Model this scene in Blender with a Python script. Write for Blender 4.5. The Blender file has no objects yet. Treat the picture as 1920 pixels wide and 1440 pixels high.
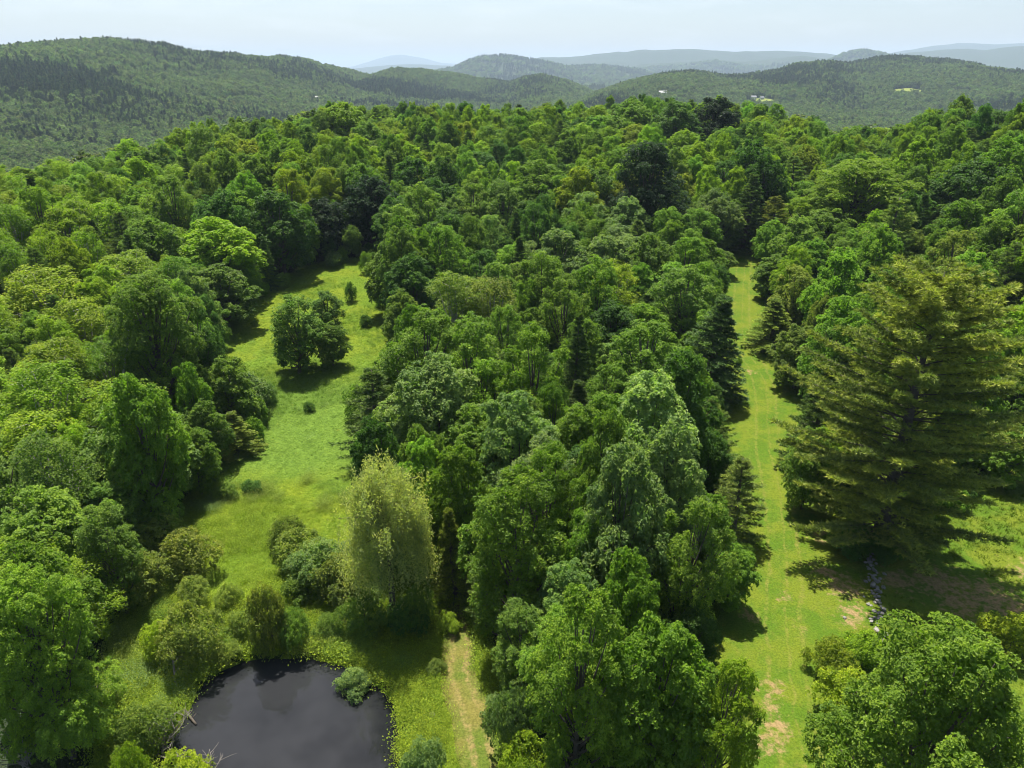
import bpy, math, random
import numpy as np
from mathutils import Vector
from mathutils.geometry import delaunay_2d_cdt

S = bpy.context.scene
COL = S.collection
RAD = math.radians

# ------------------------------------------------------------------ camera, sky, sun, exposure
CZ, PITCH, FPX = 42.0, RAD(23.7), 1333.0          # drone height, downward pitch, focal length in photo pixels (1920 wide)
cam_d = bpy.data.cameras.new('camera')
cam_d.sensor_fit = 'HORIZONTAL'; cam_d.sensor_width = 36.0; cam_d.lens = 36.0 * FPX / 1920.0
cam_d.clip_start = 0.5; cam_d.clip_end = 90000
cam = bpy.data.objects.new('camera', cam_d); COL.objects.link(cam)
cam.location = (0, 0, CZ); cam.rotation_euler = (RAD(90) - PITCH, 0, 0)
S.camera = cam

SUN_AZ, SUN_EL = RAD(-18), RAD(68)                # azimuth from +Y towards +X
W = bpy.data.worlds.new('World'); S.world = W; W.use_nodes = True
nt = W.node_tree; nt.nodes.clear()
sky = nt.nodes.new('ShaderNodeTexSky'); sky.sky_type = 'NISHITA'; sky.sun_disc = False
sky.sun_elevation = SUN_EL; sky.sun_rotation = SUN_AZ; sky.altitude = 300
sky.air_density = 1.0; sky.dust_density = 2.2; sky.ozone_density = 1.0
bg = nt.nodes.new('ShaderNodeBackground'); bg.inputs['Strength'].default_value = 0.069
wo = nt.nodes.new('ShaderNodeOutputWorld')
# thin fair-weather wisps over the whole sky
tc = nt.nodes.new('ShaderNodeTexCoord')
mp = nt.nodes.new('ShaderNodeMapping'); mp.inputs['Scale'].default_value = (3.0, 3.0, 14.0)
cn = nt.nodes.new('ShaderNodeTexNoise'); cn.inputs['Scale'].default_value = 2.6; cn.inputs['Detail'].default_value = 8
cr = nt.nodes.new('ShaderNodeValToRGB'); cr.color_ramp.elements[0].position = 0.52; cr.color_ramp.elements[1].position = 0.78
cr.color_ramp.elements[1].color = (0.28, 0.28, 0.28, 1)
mx = nt.nodes.new('ShaderNodeMix'); mx.data_type = 'RGBA'; mx.inputs['B'].default_value = (7.2, 7.4, 7.7, 1)
nt.links.new(tc.outputs['Generated'], mp.inputs['Vector']); nt.links.new(mp.outputs['Vector'], cn.inputs['Vector'])
nt.links.new(cn.outputs['Fac'], cr.inputs['Fac']); nt.links.new(cr.outputs['Color'], mx.inputs['Factor'])
nt.links.new(sky.outputs['Color'], mx.inputs['A']); nt.links.new(mx.outputs['Result'], bg.inputs['Color'])
nt.links.new(bg.outputs['Background'], wo.inputs['Surface'])

sun_d = bpy.data.lights.new('sun', 'SUN'); sun_d.energy = 5.0; sun_d.angle = RAD(0.5); sun_d.color = (1.0, 0.95, 0.86)
sun = bpy.data.objects.new('sun', sun_d); COL.objects.link(sun)
to_sun = Vector((math.sin(SUN_AZ) * math.cos(SUN_EL), math.cos(SUN_AZ) * math.cos(SUN_EL), math.sin(SUN_EL)))
sun.rotation_euler = to_sun.to_track_quat('Z', 'Y').to_euler(); sun.location = (0, 0, 300)

S.view_settings.view_transform = 'Standard'; S.view_settings.look = 'None'
S.view_settings.gamma = 1.0; S.view_settings.exposure = 1.25; S.view_settings.use_curve_mapping = False
S.render.engine = 'CYCLES'
cy = S.cycles
cy.max_bounces = 6; cy.diffuse_bounces = 3; cy.glossy_bounces = 2; cy.transmission_bounces = 3
cy.volume_bounces = 0; cy.transparent_max_bounces = 8; cy.use_denoising = True; cy.denoising_prefilter = 'ACCURATE'; cy.filter_width = 1.0
cy.caustics_reflective = False; cy.caustics_refractive = False; cy.sample_clamp_indirect = 4.0

# ------------------------------------------------------------------ numbers: projection, noise, terrain
CP, SP = math.cos(PITCH), math.sin(PITCH)
def ray(u, v):
    a = (u - 960.0) / FPX; b = (720.0 - v) / FPX
    return np.array([a, CP + SP * b, -SP + CP * b])
def project(x, y, z):
    q = z - CZ
    zc = y * CP - q * SP
    zc = np.where(zc < 0.5, 0.5, zc)
    return 960 + FPX * x / zc, 720 - FPX * (y * SP + q * CP) / zc
def smooth(a, b, x):
    t = np.clip((x - a) / (b - a), 0, 1); return t * t * (3 - 2 * t)
_perm = np.random.default_rng(7).random((256, 256))
def vnoise(x, y):
    xi = np.floor(x).astype(int); yi = np.floor(y).astype(int); fx = x - xi; fy = y - yi
    fx = fx * fx * (3 - 2 * fx); fy = fy * fy * (3 - 2 * fy)
    g = lambda i, j: _perm[(xi + i) & 255, (yi + j) & 255]
    return (g(0,0)*(1-fx) + g(1,0)*fx)*(1-fy) + (g(0,1)*(1-fx) + g(1,1)*fx)*fy
def fbm(x, y, oct=4):
    s = 0.0; a = 0.5
    for k in range(oct):
        s = s + a * (vnoise(x * 2**k + 17.3*k, y * 2**k + 9.1*k) - 0.5); a *= 0.5
    return s * 2
def az_of(u, v):
    d = ray(u, v); return math.atan2(d[0], d[1])
def z_at(u, v, r):
    d = ray(u, v); return CZ + r * d[2] / math.hypot(d[0], d[1])

# crest of the home hill: pixel of the tree skyline and its distance
SKYL = [(-500,420,130),(-200,350,150),(0,322,185),(150,303,208),(300,280,230),(430,252,250),(520,230,270),(620,205,288),(760,206,300),(900,212,305),(1050,204,305),
        (1190,193,300),(1290,196,295),(1400,203,285),(1500,226,280),(1580,244,272),(1650,250,268),(1720,228,262),(1800,213,255),(1920,212,250),(2150,225,235),(2500,250,220)]
SK_AZ = np.array([az_of(u, v) for u, v, r in SKYL]); SK_R = np.array([float(r) for *_, r in SKYL])
SK_Z = np.array([z_at(u, v, r) - 14.5 for u, v, r in SKYL])
# ridges beyond: crest pixels with distances, half width, tree height on top
RIDGES = [
 ([(-700,150,1700),(-400,112,1900),(-150,104,2000),(0,90,2100),(60,80,2150),(130,74,2200),(200,75,2250),(260,80,2300),(350,94,2350),(420,102,2400),(480,108,2500),(520,105,2600),(560,108,2700),(620,122,2800),(665,131,2900),(720,150,2900),(790,185,2900)], 760, 13),
 ([(590,190,2500),(640,162,2500),(690,140,2600),(730,129,2700),(780,127,2800),(840,134,2900),(900,147,2900),(955,152,2900),(985,143,2800),(1020,140,2800),(1060,150,2800),(1100,166,2800),(1150,190,2800)], 480, 13),
 ([(760,140,6300),(850,127,6300),(880,113,6300),(905,106,6300),(950,104,6300),(1000,110,6400),(1060,124,6500),(1130,122,6700),(1200,131,6900),(1260,145,7000)], 900, 13),
 ([(1080,190,2100),(1130,168,2200),(1180,152,2300),(1240,138,2450),(1300,133,2500),(1350,140,2600),(1400,141,2600),(1450,132,2700),(1500,119,2800),(1560,113,2800),(1600,117,2900),(1640,108,3000),(1700,105,3000),(1760,110,3000),(1830,120,2900),(1920,136,2700),(2100,150,2500),(2500,160,2300)], 820, 13),
 ([(960,125,10500),(1010,108,10500),(1080,105,10500),(1160,97,10500),(1230,94,10500),(1300,93,10500),(1380,97,10500),(1460,95,10800),(1550,101,11000),(1610,108,11000),(1700,120,11000)], 1500, 0),
 ([(1120,140,8600),(1200,120,8600),(1280,116,8600),(1330,111,8600),(1400,116,8600),(1500,105,8800),(1560,112,8800),(1640,130,8800)], 900, 0),
 ([(1530,125,7600),(1580,103,7600),(1620,95,7600),(1650,101,7600),(1700,118,7600)], 700, 0),
 ([(1580,110,15000),(1680,97,15000),(1740,88,15500),(1800,81,16000),(1860,83,16000),(1920,80,16000),(2100,84,16000),(2500,95,16000)], 2200, 0),
 ([(1640,115,10500),(1700,99,10500),(1780,92,10500),(1850,93,10500),(1920,86,10500),(2100,90,10500),(2500,100,10500)], 1300, 0),
 ([(580,130,23500),(660,125,24000),(700,113,24000),(730,105,24000),(755,102,24000),(790,109,24000),(830,118,24000),(900,123,24000),(1000,127,24000)], 2600, 0),
 ([(600,132,14000),(680,127,14000),(730,122,14000),(765,120,14000),(820,122,14000),(900,126,14000)], 1500, 0),
]
RD = []
for pts, w, th in RIDGES:
    RD.append((np.array([az_of(u, v) for u, v, r in pts]), np.array([float(r) for *_, r in pts]), np.array([z_at(u, v, r) - th for u, v, r in pts]), w))
BASE = -58.0
def far_h(x, y, r, az):
    n = fbm(x / 420.0, y / 420.0, 4); base = BASE + 22 * n
    h = base
    for A, R, Z, w in RD:
        rc = np.interp(az, A, R); zc = np.interp(az, A, Z)
        edge = smooth(A[0] - 0.10, A[0], az) * (1 - smooth(A[-1], A[-1] + 0.10, az))
        q = (r - rc) / w
        g = np.exp(-q * q) * edge
        zc = zc + 0.05 * (zc - base) * fbm(az * 55 + R[0] * .01, az * 0 + 3.3, 4)
        k = base + (zc - base) * g
        k = k + (zc - base) * 0.16 * n * np.clip(np.abs(q) * 2.2, 0, 1) * g
        h = np.maximum(h, k)
    return h
def hbase(x, y):
    x = np.asarray(x, float); y = np.asarray(y, float)
    r = np.hypot(x, y); az = np.arctan2(x, y)
    re = np.interp(az, SK_AZ, SK_R); ze = np.interp(az, SK_AZ, SK_Z)
    near = ze * smooth(85, re, r) + 0.5 * fbm(x / 40.0, y / 40.0, 3) * smooth(20, 70, r)
    t = smooth(re + 10, re + 330, r)
    return near * (1 - t) + far_h(x, y, np.maximum(r, 1.0), az) * t
_T = np.concatenate([np.linspace(20, 420, 2600), np.geomspace(420.5, 30000, 2400)])
def hit(u, v, h=0.0):
    """ground point (or point h above ground) seen at photo pixel u, v"""
    d = ray(u, v); d = d / math.hypot(d[0], d[1])
    X = d[0] * _T; Y = d[1] * _T; Z = CZ + d[2] * _T - hbase(X, Y) - h
    k = int(np.argmax(Z <= 0)) if (Z <= 0).any() else len(_T) - 1
    if k == 0: return X[0], Y[0]
    f = Z[k-1] / (Z[k-1] - Z[k]) if Z[k-1] != Z[k] else 0
    return X[k-1] + f * (X[k] - X[k-1]), Y[k-1] + f * (Y[k] - Y[k-1])
def inside(px, py, poly):
    px = np.asarray(px, float); py = np.asarray(py, float); c = np.zeros(px.shape, bool)
    n = len(poly); j = n - 1
    for i in range(n):
        xi, yi = poly[i]; xj, yj = poly[j]
        m = ((yi > py) != (yj > py))
        c ^= m & (px < (xj - xi) * (py - yi) / ((yj - yi) if yj != yi else 1e-9) + xi)
        j = i
    return c
def in_any(px, py, polys):
    m = np.zeros(len(px), bool); x0, x1, y0, y1 = px.min(), px.max(), py.min(), py.max()
    for b in polys:
        if x1 < b[1] or x0 > b[2] or y1 < b[3] or y0 > b[4]: continue
        m |= inside(px, py, b[0])
    return m
def boxed(poly): return (poly, min(p[0] for p in poly), max(p[0] for p in poly), min(p[1] for p in poly), max(p[1] for p in poly))
def spline(pts, step, closed=True):
    P = [Vector(p) for p in pts]; n = len(P); out = []
    rng_ = range(n if closed else n - 1)
    for i in rng_:
        if closed: a, b, c, d = P[i-1], P[i], P[(i+1) % n], P[(i+2) % n]
        else: a, b, c, d = P[max(i-1, 0)], P[i], P[i+1], P[min(i+2, n-1)]
        k = max(1, int((c - b).length / step))
        for q in range(k):
            t = q / k
            out.append(0.5 * ((2*b) + (c - a)*t + (2*a - 5*b + 4*c - d)*t*t + (3*b - a - 3*c + d)*t**3))
    if not closed: out.append(P[-1])
    return [(p.x, p.y) for p in out]
def seg_dist(x, y, poly, closed=True):
    x = np.asarray(x, float); y = np.asarray(y, float); best = np.full(x.shape, 1e9)
    n = len(poly)
    for i in range(n if closed else n - 1):
        ax, ay = poly[i]; bx, by = poly[(i+1) % n]; dx, dy = bx-ax, by-ay
        t = np.clip(((x-ax)*dx + (y-ay)*dy) / max(dx*dx + dy*dy, 1e-9), 0, 1)
        best = np.minimum(best, np.hypot(x - ax - t*dx, y - ay - t*dy))
    return best

# clearings as seen in the photograph (pixel outlines of visible ground)
PX_MEADOW = [(597,505),(640,496),(700,491),(745,497),(742,514),(702,530),(692,560),(735,615),(725,650),(690,690),(652,740),(650,790),(668,830),(675,870),(655,905),(640,950),
             (600,985),(520,985),(500,1010),(520,1060),(560,1110),(640,1150),(700,1190),(640,1226),(520,1222),(450,1228),(400,1240),(372,1200),(400,1110),(385,1080),(385,1000),(380,930),(400,900),(440,868),(494,840),(502,800),(524,775),(515,720),(500,705),(440,682),(405,668),(432,630),(492,565),(560,522)]
PX_POND = [(345,1332),(365,1290),(402,1252),(450,1230),(520,1224),(600,1227),(645,1236),(690,1266),(735,1290),(750,1340),(754,1440),(748,1510),(690,1570),(500,1590),(330,1540),(285,1430),(312,1380)]
PX_TRACK = [(1372,474),(1400,468),(1424,474),(1432,510),(1416,540),(1448,575),(1410,605),(1412,645),(1470,672),(1502,722),(1520,780),(1482,832),(1476,900),(1500,950),(1560,990),(1535,1040),(1552,1085),(1620,1130),(1640,1195),
            (1520,1195),(1520,1260),(1532,1330),(1556,1400),(1575,1470),(1660,1850),(1500,1850),(1450,1470),(1440,1400),(1432,1310),(1356,1240),(1352,1190),(1396,1140),(1412,1100),(1398,1030),(1432,1000),(1436,960),(1412,900),(1388,835),(1322,755),(1388,725),(1368,680),(1358,620),(1355,570),(1362,520)]
PX_BANK = [(790,1090),(850,1120),(880,1180),(896,1230),(912,1300),(936,1400),(950,1470),(1020,1850),(740,1850),(752,1340),(738,1290),(700,1262),(700,1200),(780,1190)]
PX_YARD = [(1822,960),(1870,880),(1990,800),(2100,900),(2100,1170),(1920,1180),(1790,1172),(1650,1165),(1655,1050),(1740,1010)]
PX_SCRUB = [(240,1150),(330,1115),(400,1100),(380,1190),(345,1320),(300,1390),(270,1460),(225,1400),(222,1290),(250,1200)]
CLEAR = [PX_MEADOW, PX_POND, PX_TRACK, PX_BANK, PX_YARD]
def to_ground(px, step=0.6): return spline([hit(u, v) for u, v in px], step)
POND = to_ground(PX_POND, 0.5)
POND_Z = -0.45
def hground(x, y):
    h = hbase(x, y)
    x = np.asarray(x, float); y = np.asarray(y, float)
    m = (np.abs(x + 16) < 26) & (y > 18) & (y < 62)
    if m.any():
        d = seg_dist(x[m], y[m], POND[::3]); s = np.where(inside(x[m], y[m], POND), -d, d)
        h = np.array(h); h[m] = h[m] * smooth(-1, 4, s) + (-1.6) * (1 - smooth(-1.8, 0.7, s))
    return h

# ------------------------------------------------------------------ materials
def mat(name):
    m = bpy.data.materials.new(name); m.use_nodes = True; m.node_tree.nodes.clear(); return m, m.node_tree
def N(t, kind, **kw):
    n = t.nodes.new(kind)
    for k, v in kw.items():
        if k in n.inputs: n.inputs[k].default_value = v
        else: setattr(n, k, v)
    return n
def rgbmix(t, fac, a, b, mode='MIX'):
    m = N(t, 'ShaderNodeMix', data_type='RGBA', blend_type=mode)
    for key, val in (('Factor', fac), ('A', a), ('B', b)):
        if hasattr(val, 'is_linked') or isinstance(val, bpy.types.NodeSocket): t.links.new(val, m.inputs[key])
        else: m.inputs[key].default_value = val if key == 'Factor' else (*val, 1)
    return m.outputs['Result']
def ramp(t, src, a, b):
    r = N(t, 'ShaderNodeMapRange', interpolation_type='SMOOTHSTEP'); r.inputs['From Min'].default_value = a; r.inputs['From Max'].default_value = b
    t.links.new(src, r.inputs['Value']); return r.outputs['Result']
def noise(t, scale, detail=4, rough=0.55, vec=None):
    n = N(t, 'ShaderNodeTexNoise'); n.inputs['Scale'].default_value = scale; n.inputs['Detail'].default_value = detail; n.inputs['Roughness'].default_value = rough
    if vec is None:
        g = N(t, 'ShaderNodeNewGeometry'); vec = g.outputs['Position']
    t.links.new(vec, n.inputs['Vector']); return n.outputs['Fac']
def finish(t, color, rough=0.85, spec=0.2, bump=None, bump_d=0.1, bump_s=0.6):
    p = N(t, 'ShaderNodeBsdfPrincipled'); p.inputs['Roughness'].default_value = rough; p.inputs['Specular IOR Level'].default_value = spec
    if isinstance(color, tuple): p.inputs['Base Color'].default_value = (*color, 1)
    else: t.links.new(color, p.inputs['Base Color'])
    if bump is not None:
        b = N(t, 'ShaderNodeBump'); b.inputs['Distance'].default_value = bump_d; b.inputs['Strength'].default_value = bump_s
        t.links.new(bump, b.inputs['Height']); t.links.new(b.outputs['Normal'], p.inputs['Normal'])
    o = N(t, 'ShaderNodeOutputMaterial'); t.links.new(p.outputs['BSDF'], o.inputs['Surface']); return p
def leaf_material(name, trans=0.48, gloss=0.16, rough=0.5):
    m, t = mat(name)
    a = N(t, 'ShaderNodeAttribute', attribute_type='INSTANCER', attribute_name='tint')
    f = N(t, 'ShaderNodeAttribute', attribute_type='GEOMETRY', attribute_name='tone')
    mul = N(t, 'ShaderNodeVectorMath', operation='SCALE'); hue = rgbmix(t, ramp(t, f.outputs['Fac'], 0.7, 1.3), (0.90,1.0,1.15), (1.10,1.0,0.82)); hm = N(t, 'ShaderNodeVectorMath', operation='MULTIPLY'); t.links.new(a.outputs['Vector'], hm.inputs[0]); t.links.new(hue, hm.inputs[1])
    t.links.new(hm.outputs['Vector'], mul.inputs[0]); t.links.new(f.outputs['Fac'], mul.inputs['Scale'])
    p = N(t, 'ShaderNodeBsdfPrincipled'); p.inputs['Roughness'].default_value = rough; p.inputs['Specular IOR Level'].default_value = gloss
    t.links.new(mul.outputs['Vector'], p.inputs['Base Color'])
    tr = N(t, 'ShaderNodeBsdfTranslucent')
    tm = N(t, 'ShaderNodeVectorMath', operation='MULTIPLY'); t.links.new(mul.outputs['Vector'], tm.inputs[0]); tm.inputs[1].default_value = (1.15, 1.4, 0.5)
    t.links.new(tm.outputs['Vector'], tr.inputs['Color'])
    mxs = N(t, 'ShaderNodeMixShader'); mxs.inputs['Fac'].default_value = trans
    t.links.new(p.outputs['BSDF'], mxs.inputs[1]); t.links.new(tr.outputs['BSDF'], mxs.inputs[2])
    o = N(t, 'ShaderNodeOutputMaterial'); t.links.new(mxs.outputs['Shader'], o.inputs['Surface'])
    return m
M_LEAF = leaf_material('leaves')
M_NEEDLE = leaf_material('needles', 0.32, 0.14, 0.55)
M_BLADE = leaf_material('grass_blades', 0.38, 0.2, 0.6)
m, t = mat('bark'); b = noise(t, 3.0, 6); finish(t, rgbmix(t, b, (0.045,0.036,0.028), (0.14,0.12,0.10)), 0.9, 0.2, b, 0.05); M_BARK = m
m, t = mat('pale_bark'); b = noise(t, 4.0, 5); finish(t, rgbmix(t, b, (0.22,0.20,0.17), (0.42,0.39,0.35)), 0.8, 0.2, b, 0.02); M_PALE = m
# forest floor and distant wooded land
m, t = mat('woodland_ground')
a, b, c = noise(t, 0.35, 8), noise(t, 0.012, 5), noise(t, 0.05, 8, 0.7)
cc = rgbmix(t, ramp(t, a, .35, .65), (0.020,0.030,0.010), (0.045,0.055,0.018))
cc = rgbmix(t, ramp(t, c, .40, .62), cc, (0.028,0.050,0.018))
cc = rgbmix(t, ramp(t, b, .45, .6), cc, (0.034,0.045,0.026))
finish(t, cc, 0.95, 0.05, c, 9.0, 0.9); M_GROUND = m
# meadow: lush weeds, clover green in the middle, yellow sedge towards the pond
def grass_mat(name, lush, dry, blue, straw, bump_d=0.22):
    m, t = mat(name)
    z = N(t, 'ShaderNodeAttribute', attribute_name='zone')
    f1, f2, f3 = noise(t, 0.18, 6, .6), noise(t, 1.1, 6, .65), noise(t, 4.5, 5, .7)
    cc = rgbmix(t, ramp(t, f1, .38, .62), lush, dry)
    cc = rgbmix(t, z.outputs['Fac'], cc, blue)
    cc = rgbmix(t, ramp(t, f2, .62, .74), cc, straw)
    dk = rgbmix(t, ramp(t, f3, .30, .62), (0.62,0.68,0.6), (1.25,1.2,1.2))
    cc = rgbmix(t, 1.0, cc, dk, 'MULTIPLY')
    hm = N(t, 'ShaderNodeMath', operation='ADD'); t.links.new(f3, hm.inputs[0]); t.links.new(f2, hm.inputs[1])
    finish(t, cc, 0.9, 0.1, hm.outputs[0], bump_d, 0.9); return m
M_MEADOW = grass_mat('meadow_grass', (0.100,0.165,0.011), (0.140,0.185,0.011), (0.098,0.170,0.022), (0.15,0.18,0.018), 0.3)
def track_mat(name, lush, dry, straw, soil, lines, bare):
    """mown grass with wheel lines and worn straw; 'across' runs -1..1 over the width, 'zone' marks worn ground"""
    m, t = mat(name)
    z = N(t, 'ShaderNodeAttribute', attribute_name='zone'); ac = N(t, 'ShaderNodeAttribute', attribute_name='across')
    f1, f2, f3 = noise(t, 0.25, 6, .6), noise(t, 1.6, 6, .7), noise(t, 6.0, 5, .7)
    cc = rgbmix(t, ramp(t, f1, .4, .62), lush, dry)
    cc = rgbmix(t, ramp(t, f2, .50, .85), cc, straw)
    wob = N(t, 'ShaderNodeMath', operation='MULTIPLY_ADD'); t.links.new(f1, wob.inputs[0]); wob.inputs[1].default_value = 0.35; t.links.new(ac.outputs['Fac'], wob.inputs[2])
    tot = None
    for pos, wd in lines:
        s = N(t, 'ShaderNodeMath', operation='SUBTRACT'); t.links.new(wob.outputs[0], s.inputs[0]); s.inputs[1].default_value = pos + 0.175
        q = N(t, 'ShaderNodeMath', operation='ABSOLUTE'); t.links.new(s.outputs[0], q.inputs[0])
        k = ramp(t, q.outputs[0], wd, wd * 0.3)
        if tot is None: tot = k
        else:
            ad = N(t, 'ShaderNodeMath', operation='MAXIMUM'); t.links.new(tot, ad.inputs[0]); t.links.new(k, ad.inputs[1]); tot = ad.outputs[0]
    lm = N(t, 'ShaderNodeMath', operation='MULTIPLY'); t.links.new(tot, lm.inputs[0]); t.links.new(ramp(t, f2, .34, .70), lm.inputs[1])
    cc = rgbmix(t, lm.outputs[0], cc, straw)
    wm = N(t, 'ShaderNodeMath', operation='MULTIPLY_ADD'); t.links.new(f2, wm.inputs[0]); wm.inputs[1].default_value = 2.2; t.links.new(z.outputs['Fac'], wm.inputs[2])
    cc = rgbmix(t, ramp(t, wm.outputs[0], bare + 0.85, bare + 1.35), cc, soil)
    dk = rgbmix(t, ramp(t, f3, .28, .66), (0.66,0.70,0.62), (1.25,1.22,1.2))
    cc = rgbmix(t, 1.0, cc, dk, 'MULTIPLY')
    finish(t, cc, 0.92, 0.08, f3, 0.10, 0.8); return m
M_TRACK = track_mat('mown_grass', (0.058,0.108,0.008), (0.098,0.128,0.011), (0.130,0.136,0.026), (0.21,0.150,0.072), [(-0.34,.07),(-0.05,.04),(.33,.06)], 0.88)
M_PATH = track_mat('worn_path', (0.070,0.100,0.014), (0.125,0.115,0.028), (0.19,0.145,0.058), (0.26,0.185,0.090), [(-0.45,.24),(.35,.24)], 1.05)
m, t = mat('pond_water')
g = N(t, 'ShaderNodeNewGeometry'); f1 = noise(t, 0.09, 4, .6); f2 = noise(t, 3.0, 3)
p = finish(t, rgbmix(t, ramp(t, f1, .38, .62), (0.008,0.009,0.010), (0.020,0.021,0.023)), 0.03, 0.5, f2, 0.003, 0.15); p.inputs['IOR'].default_value = 1.33; M_WATER = m
m, t = mat('field_stone'); b = noise(t, 2.5, 6); finish(t, rgbmix(t, b, (0.09,0.085,0.08), (0.33,0.31,0.28)), 0.9, 0.2, b, 0.05); M_STONE = m
m, t = mat('dead_wood'); b = noise(t, 5, 5); finish(t, rgbmix(t, b, (0.13,0.115,0.10), (0.30,0.27,0.24)), 0.9, 0.1, b, 0.02); M_DEAD = m
m, t = mat('white_clapboard'); b = noise(t, 0.8, 3); finish(t, rgbmix(t, b, (0.55,0.55,0.53), (0.68,0.68,0.66)), 0.6, 0.3); M_WHITE = m
m, t = mat('metal_roof'); b = noise(t, 0.5, 3); finish(t, rgbmix(t, b, (0.16,0.16,0.17), (0.26,0.26,0.27)), 0.4, 0.5); M_ROOF = m
m, t = mat('window_glass'); finish(t, (0.03,0.035,0.04), 0.1, 0.5); M_GLASS = m

# ------------------------------------------------------------------ mesh helpers
def np_mesh(name, V, loops, starts, totals, mats, tone=None, mat_idx=None, smooth_=False):
    me = bpy.data.meshes.new(name)
    me.vertices.add(len(V)); me.vertices.foreach_set('co', np.asarray(V, np.float32).ravel())
    me.loops.add(len(loops)); me.loops.foreach_set('vertex_index', np.asarray(loops, np.int32))
    me.polygons.add(len(starts)); me.polygons.foreach_set('loop_start', np.asarray(starts, np.int32)); me.polygons.foreach_set('loop_total', np.asarray(totals, np.int32))
    for mm in mats: me.materials.append(mm)
    if mat_idx is not None: me.polygons.foreach_set('material_index', np.asarray(mat_idx, np.int32))
    if tone is not None:
        a = me.attributes.new('tone', 'FLOAT', 'FACE'); a.data.foreach_set('value', np.asarray(tone, np.float32))
    me.polygons.foreach_set('use_smooth', np.full(len(starts), bool(smooth_)))
    me.update(calc_edges=True); return me
def quads_mesh(name, V, mats, tone): n = len(V) // 4; return np_mesh(name, V, np.arange(4*n), np.arange(n)*4, np.full(n, 4), mats, tone)
def tris_mesh(name, V, mats, tone): n = len(V) // 3; return np_mesh(name, V, np.arange(3*n), np.arange(n)*3, np.full(n, 3), mats, tone)
def unit(a): return a / np.maximum(np.linalg.norm(a, axis=-1, keepdims=True), 1e-9)
def rdir(rng, n): return unit(rng.normal(size=(n, 3)))
def leaf_quads(rng, P, Nn, size, aspect=0.62):
    """one lozenge leaf spray per point: P (n,3) centre, Nn normals, size (n,)"""
    n = len(P); a = unit(np.cross(Nn, rdir(rng, n))); b = np.cross(Nn, a)
    s = np.asarray(size)[:, None] * 0.5
    bend = Nn * s * 0.25
    V = np.stack([P - a*s - bend, P + b*s*aspect, P + a*s - bend, P - b*s*aspect], 1)
    return V.reshape(-1, 3)
class Tubes:
    def __init__(s): s.V = []; s.F = []
    def add(s, pts, radii, k=6):
        pts = [np.asarray(p, float) for p in pts]; base = len(s.V)
        for i, p in enumerate(pts):
            d = pts[min(i+1, len(pts)-1)] - pts[max(i-1, 0)]; d = d / max(np.linalg.norm(d), 1e-9)
            a = np.cross(d, (0.31, 0.95, 0.05)); a /= max(np.linalg.norm(a), 1e-9); b = np.cross(d, a)
            for q in range(k):
                an = 2*math.pi*q/k; s.V.append(p + radii[i]*(math.cos(an)*a + math.sin(an)*b))
        for i in range(len(pts)-1):
            for q in range(k):
                s.F.append((base+i*k+q, base+i*k+(q+1) % k, base+(i+1)*k+(q+1) % k, base+(i+1)*k+q))
        s.F.append(tuple(base+(len(pts)-1)*k+q for q in range(k)))
    def mesh(s, name, m):
        me = bpy.data.meshes.new(name); me.from_pydata([tuple(v) for v in s.V], [], s.F); me.materials.append(m)
        me.polygons.foreach_set('use_smooth', np.ones(len(me.polygons), bool)); return me
def bez(a, b, sag, n=6):
    a = np.asarray(a, float); b = np.asarray(b, float); mid = (a + b) / 2 + np.asarray(sag, float)
    return [(1-t)**2*a + 2*t*(1-t)*mid + t*t*b for t in np.linspace(0, 1, n)]

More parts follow.
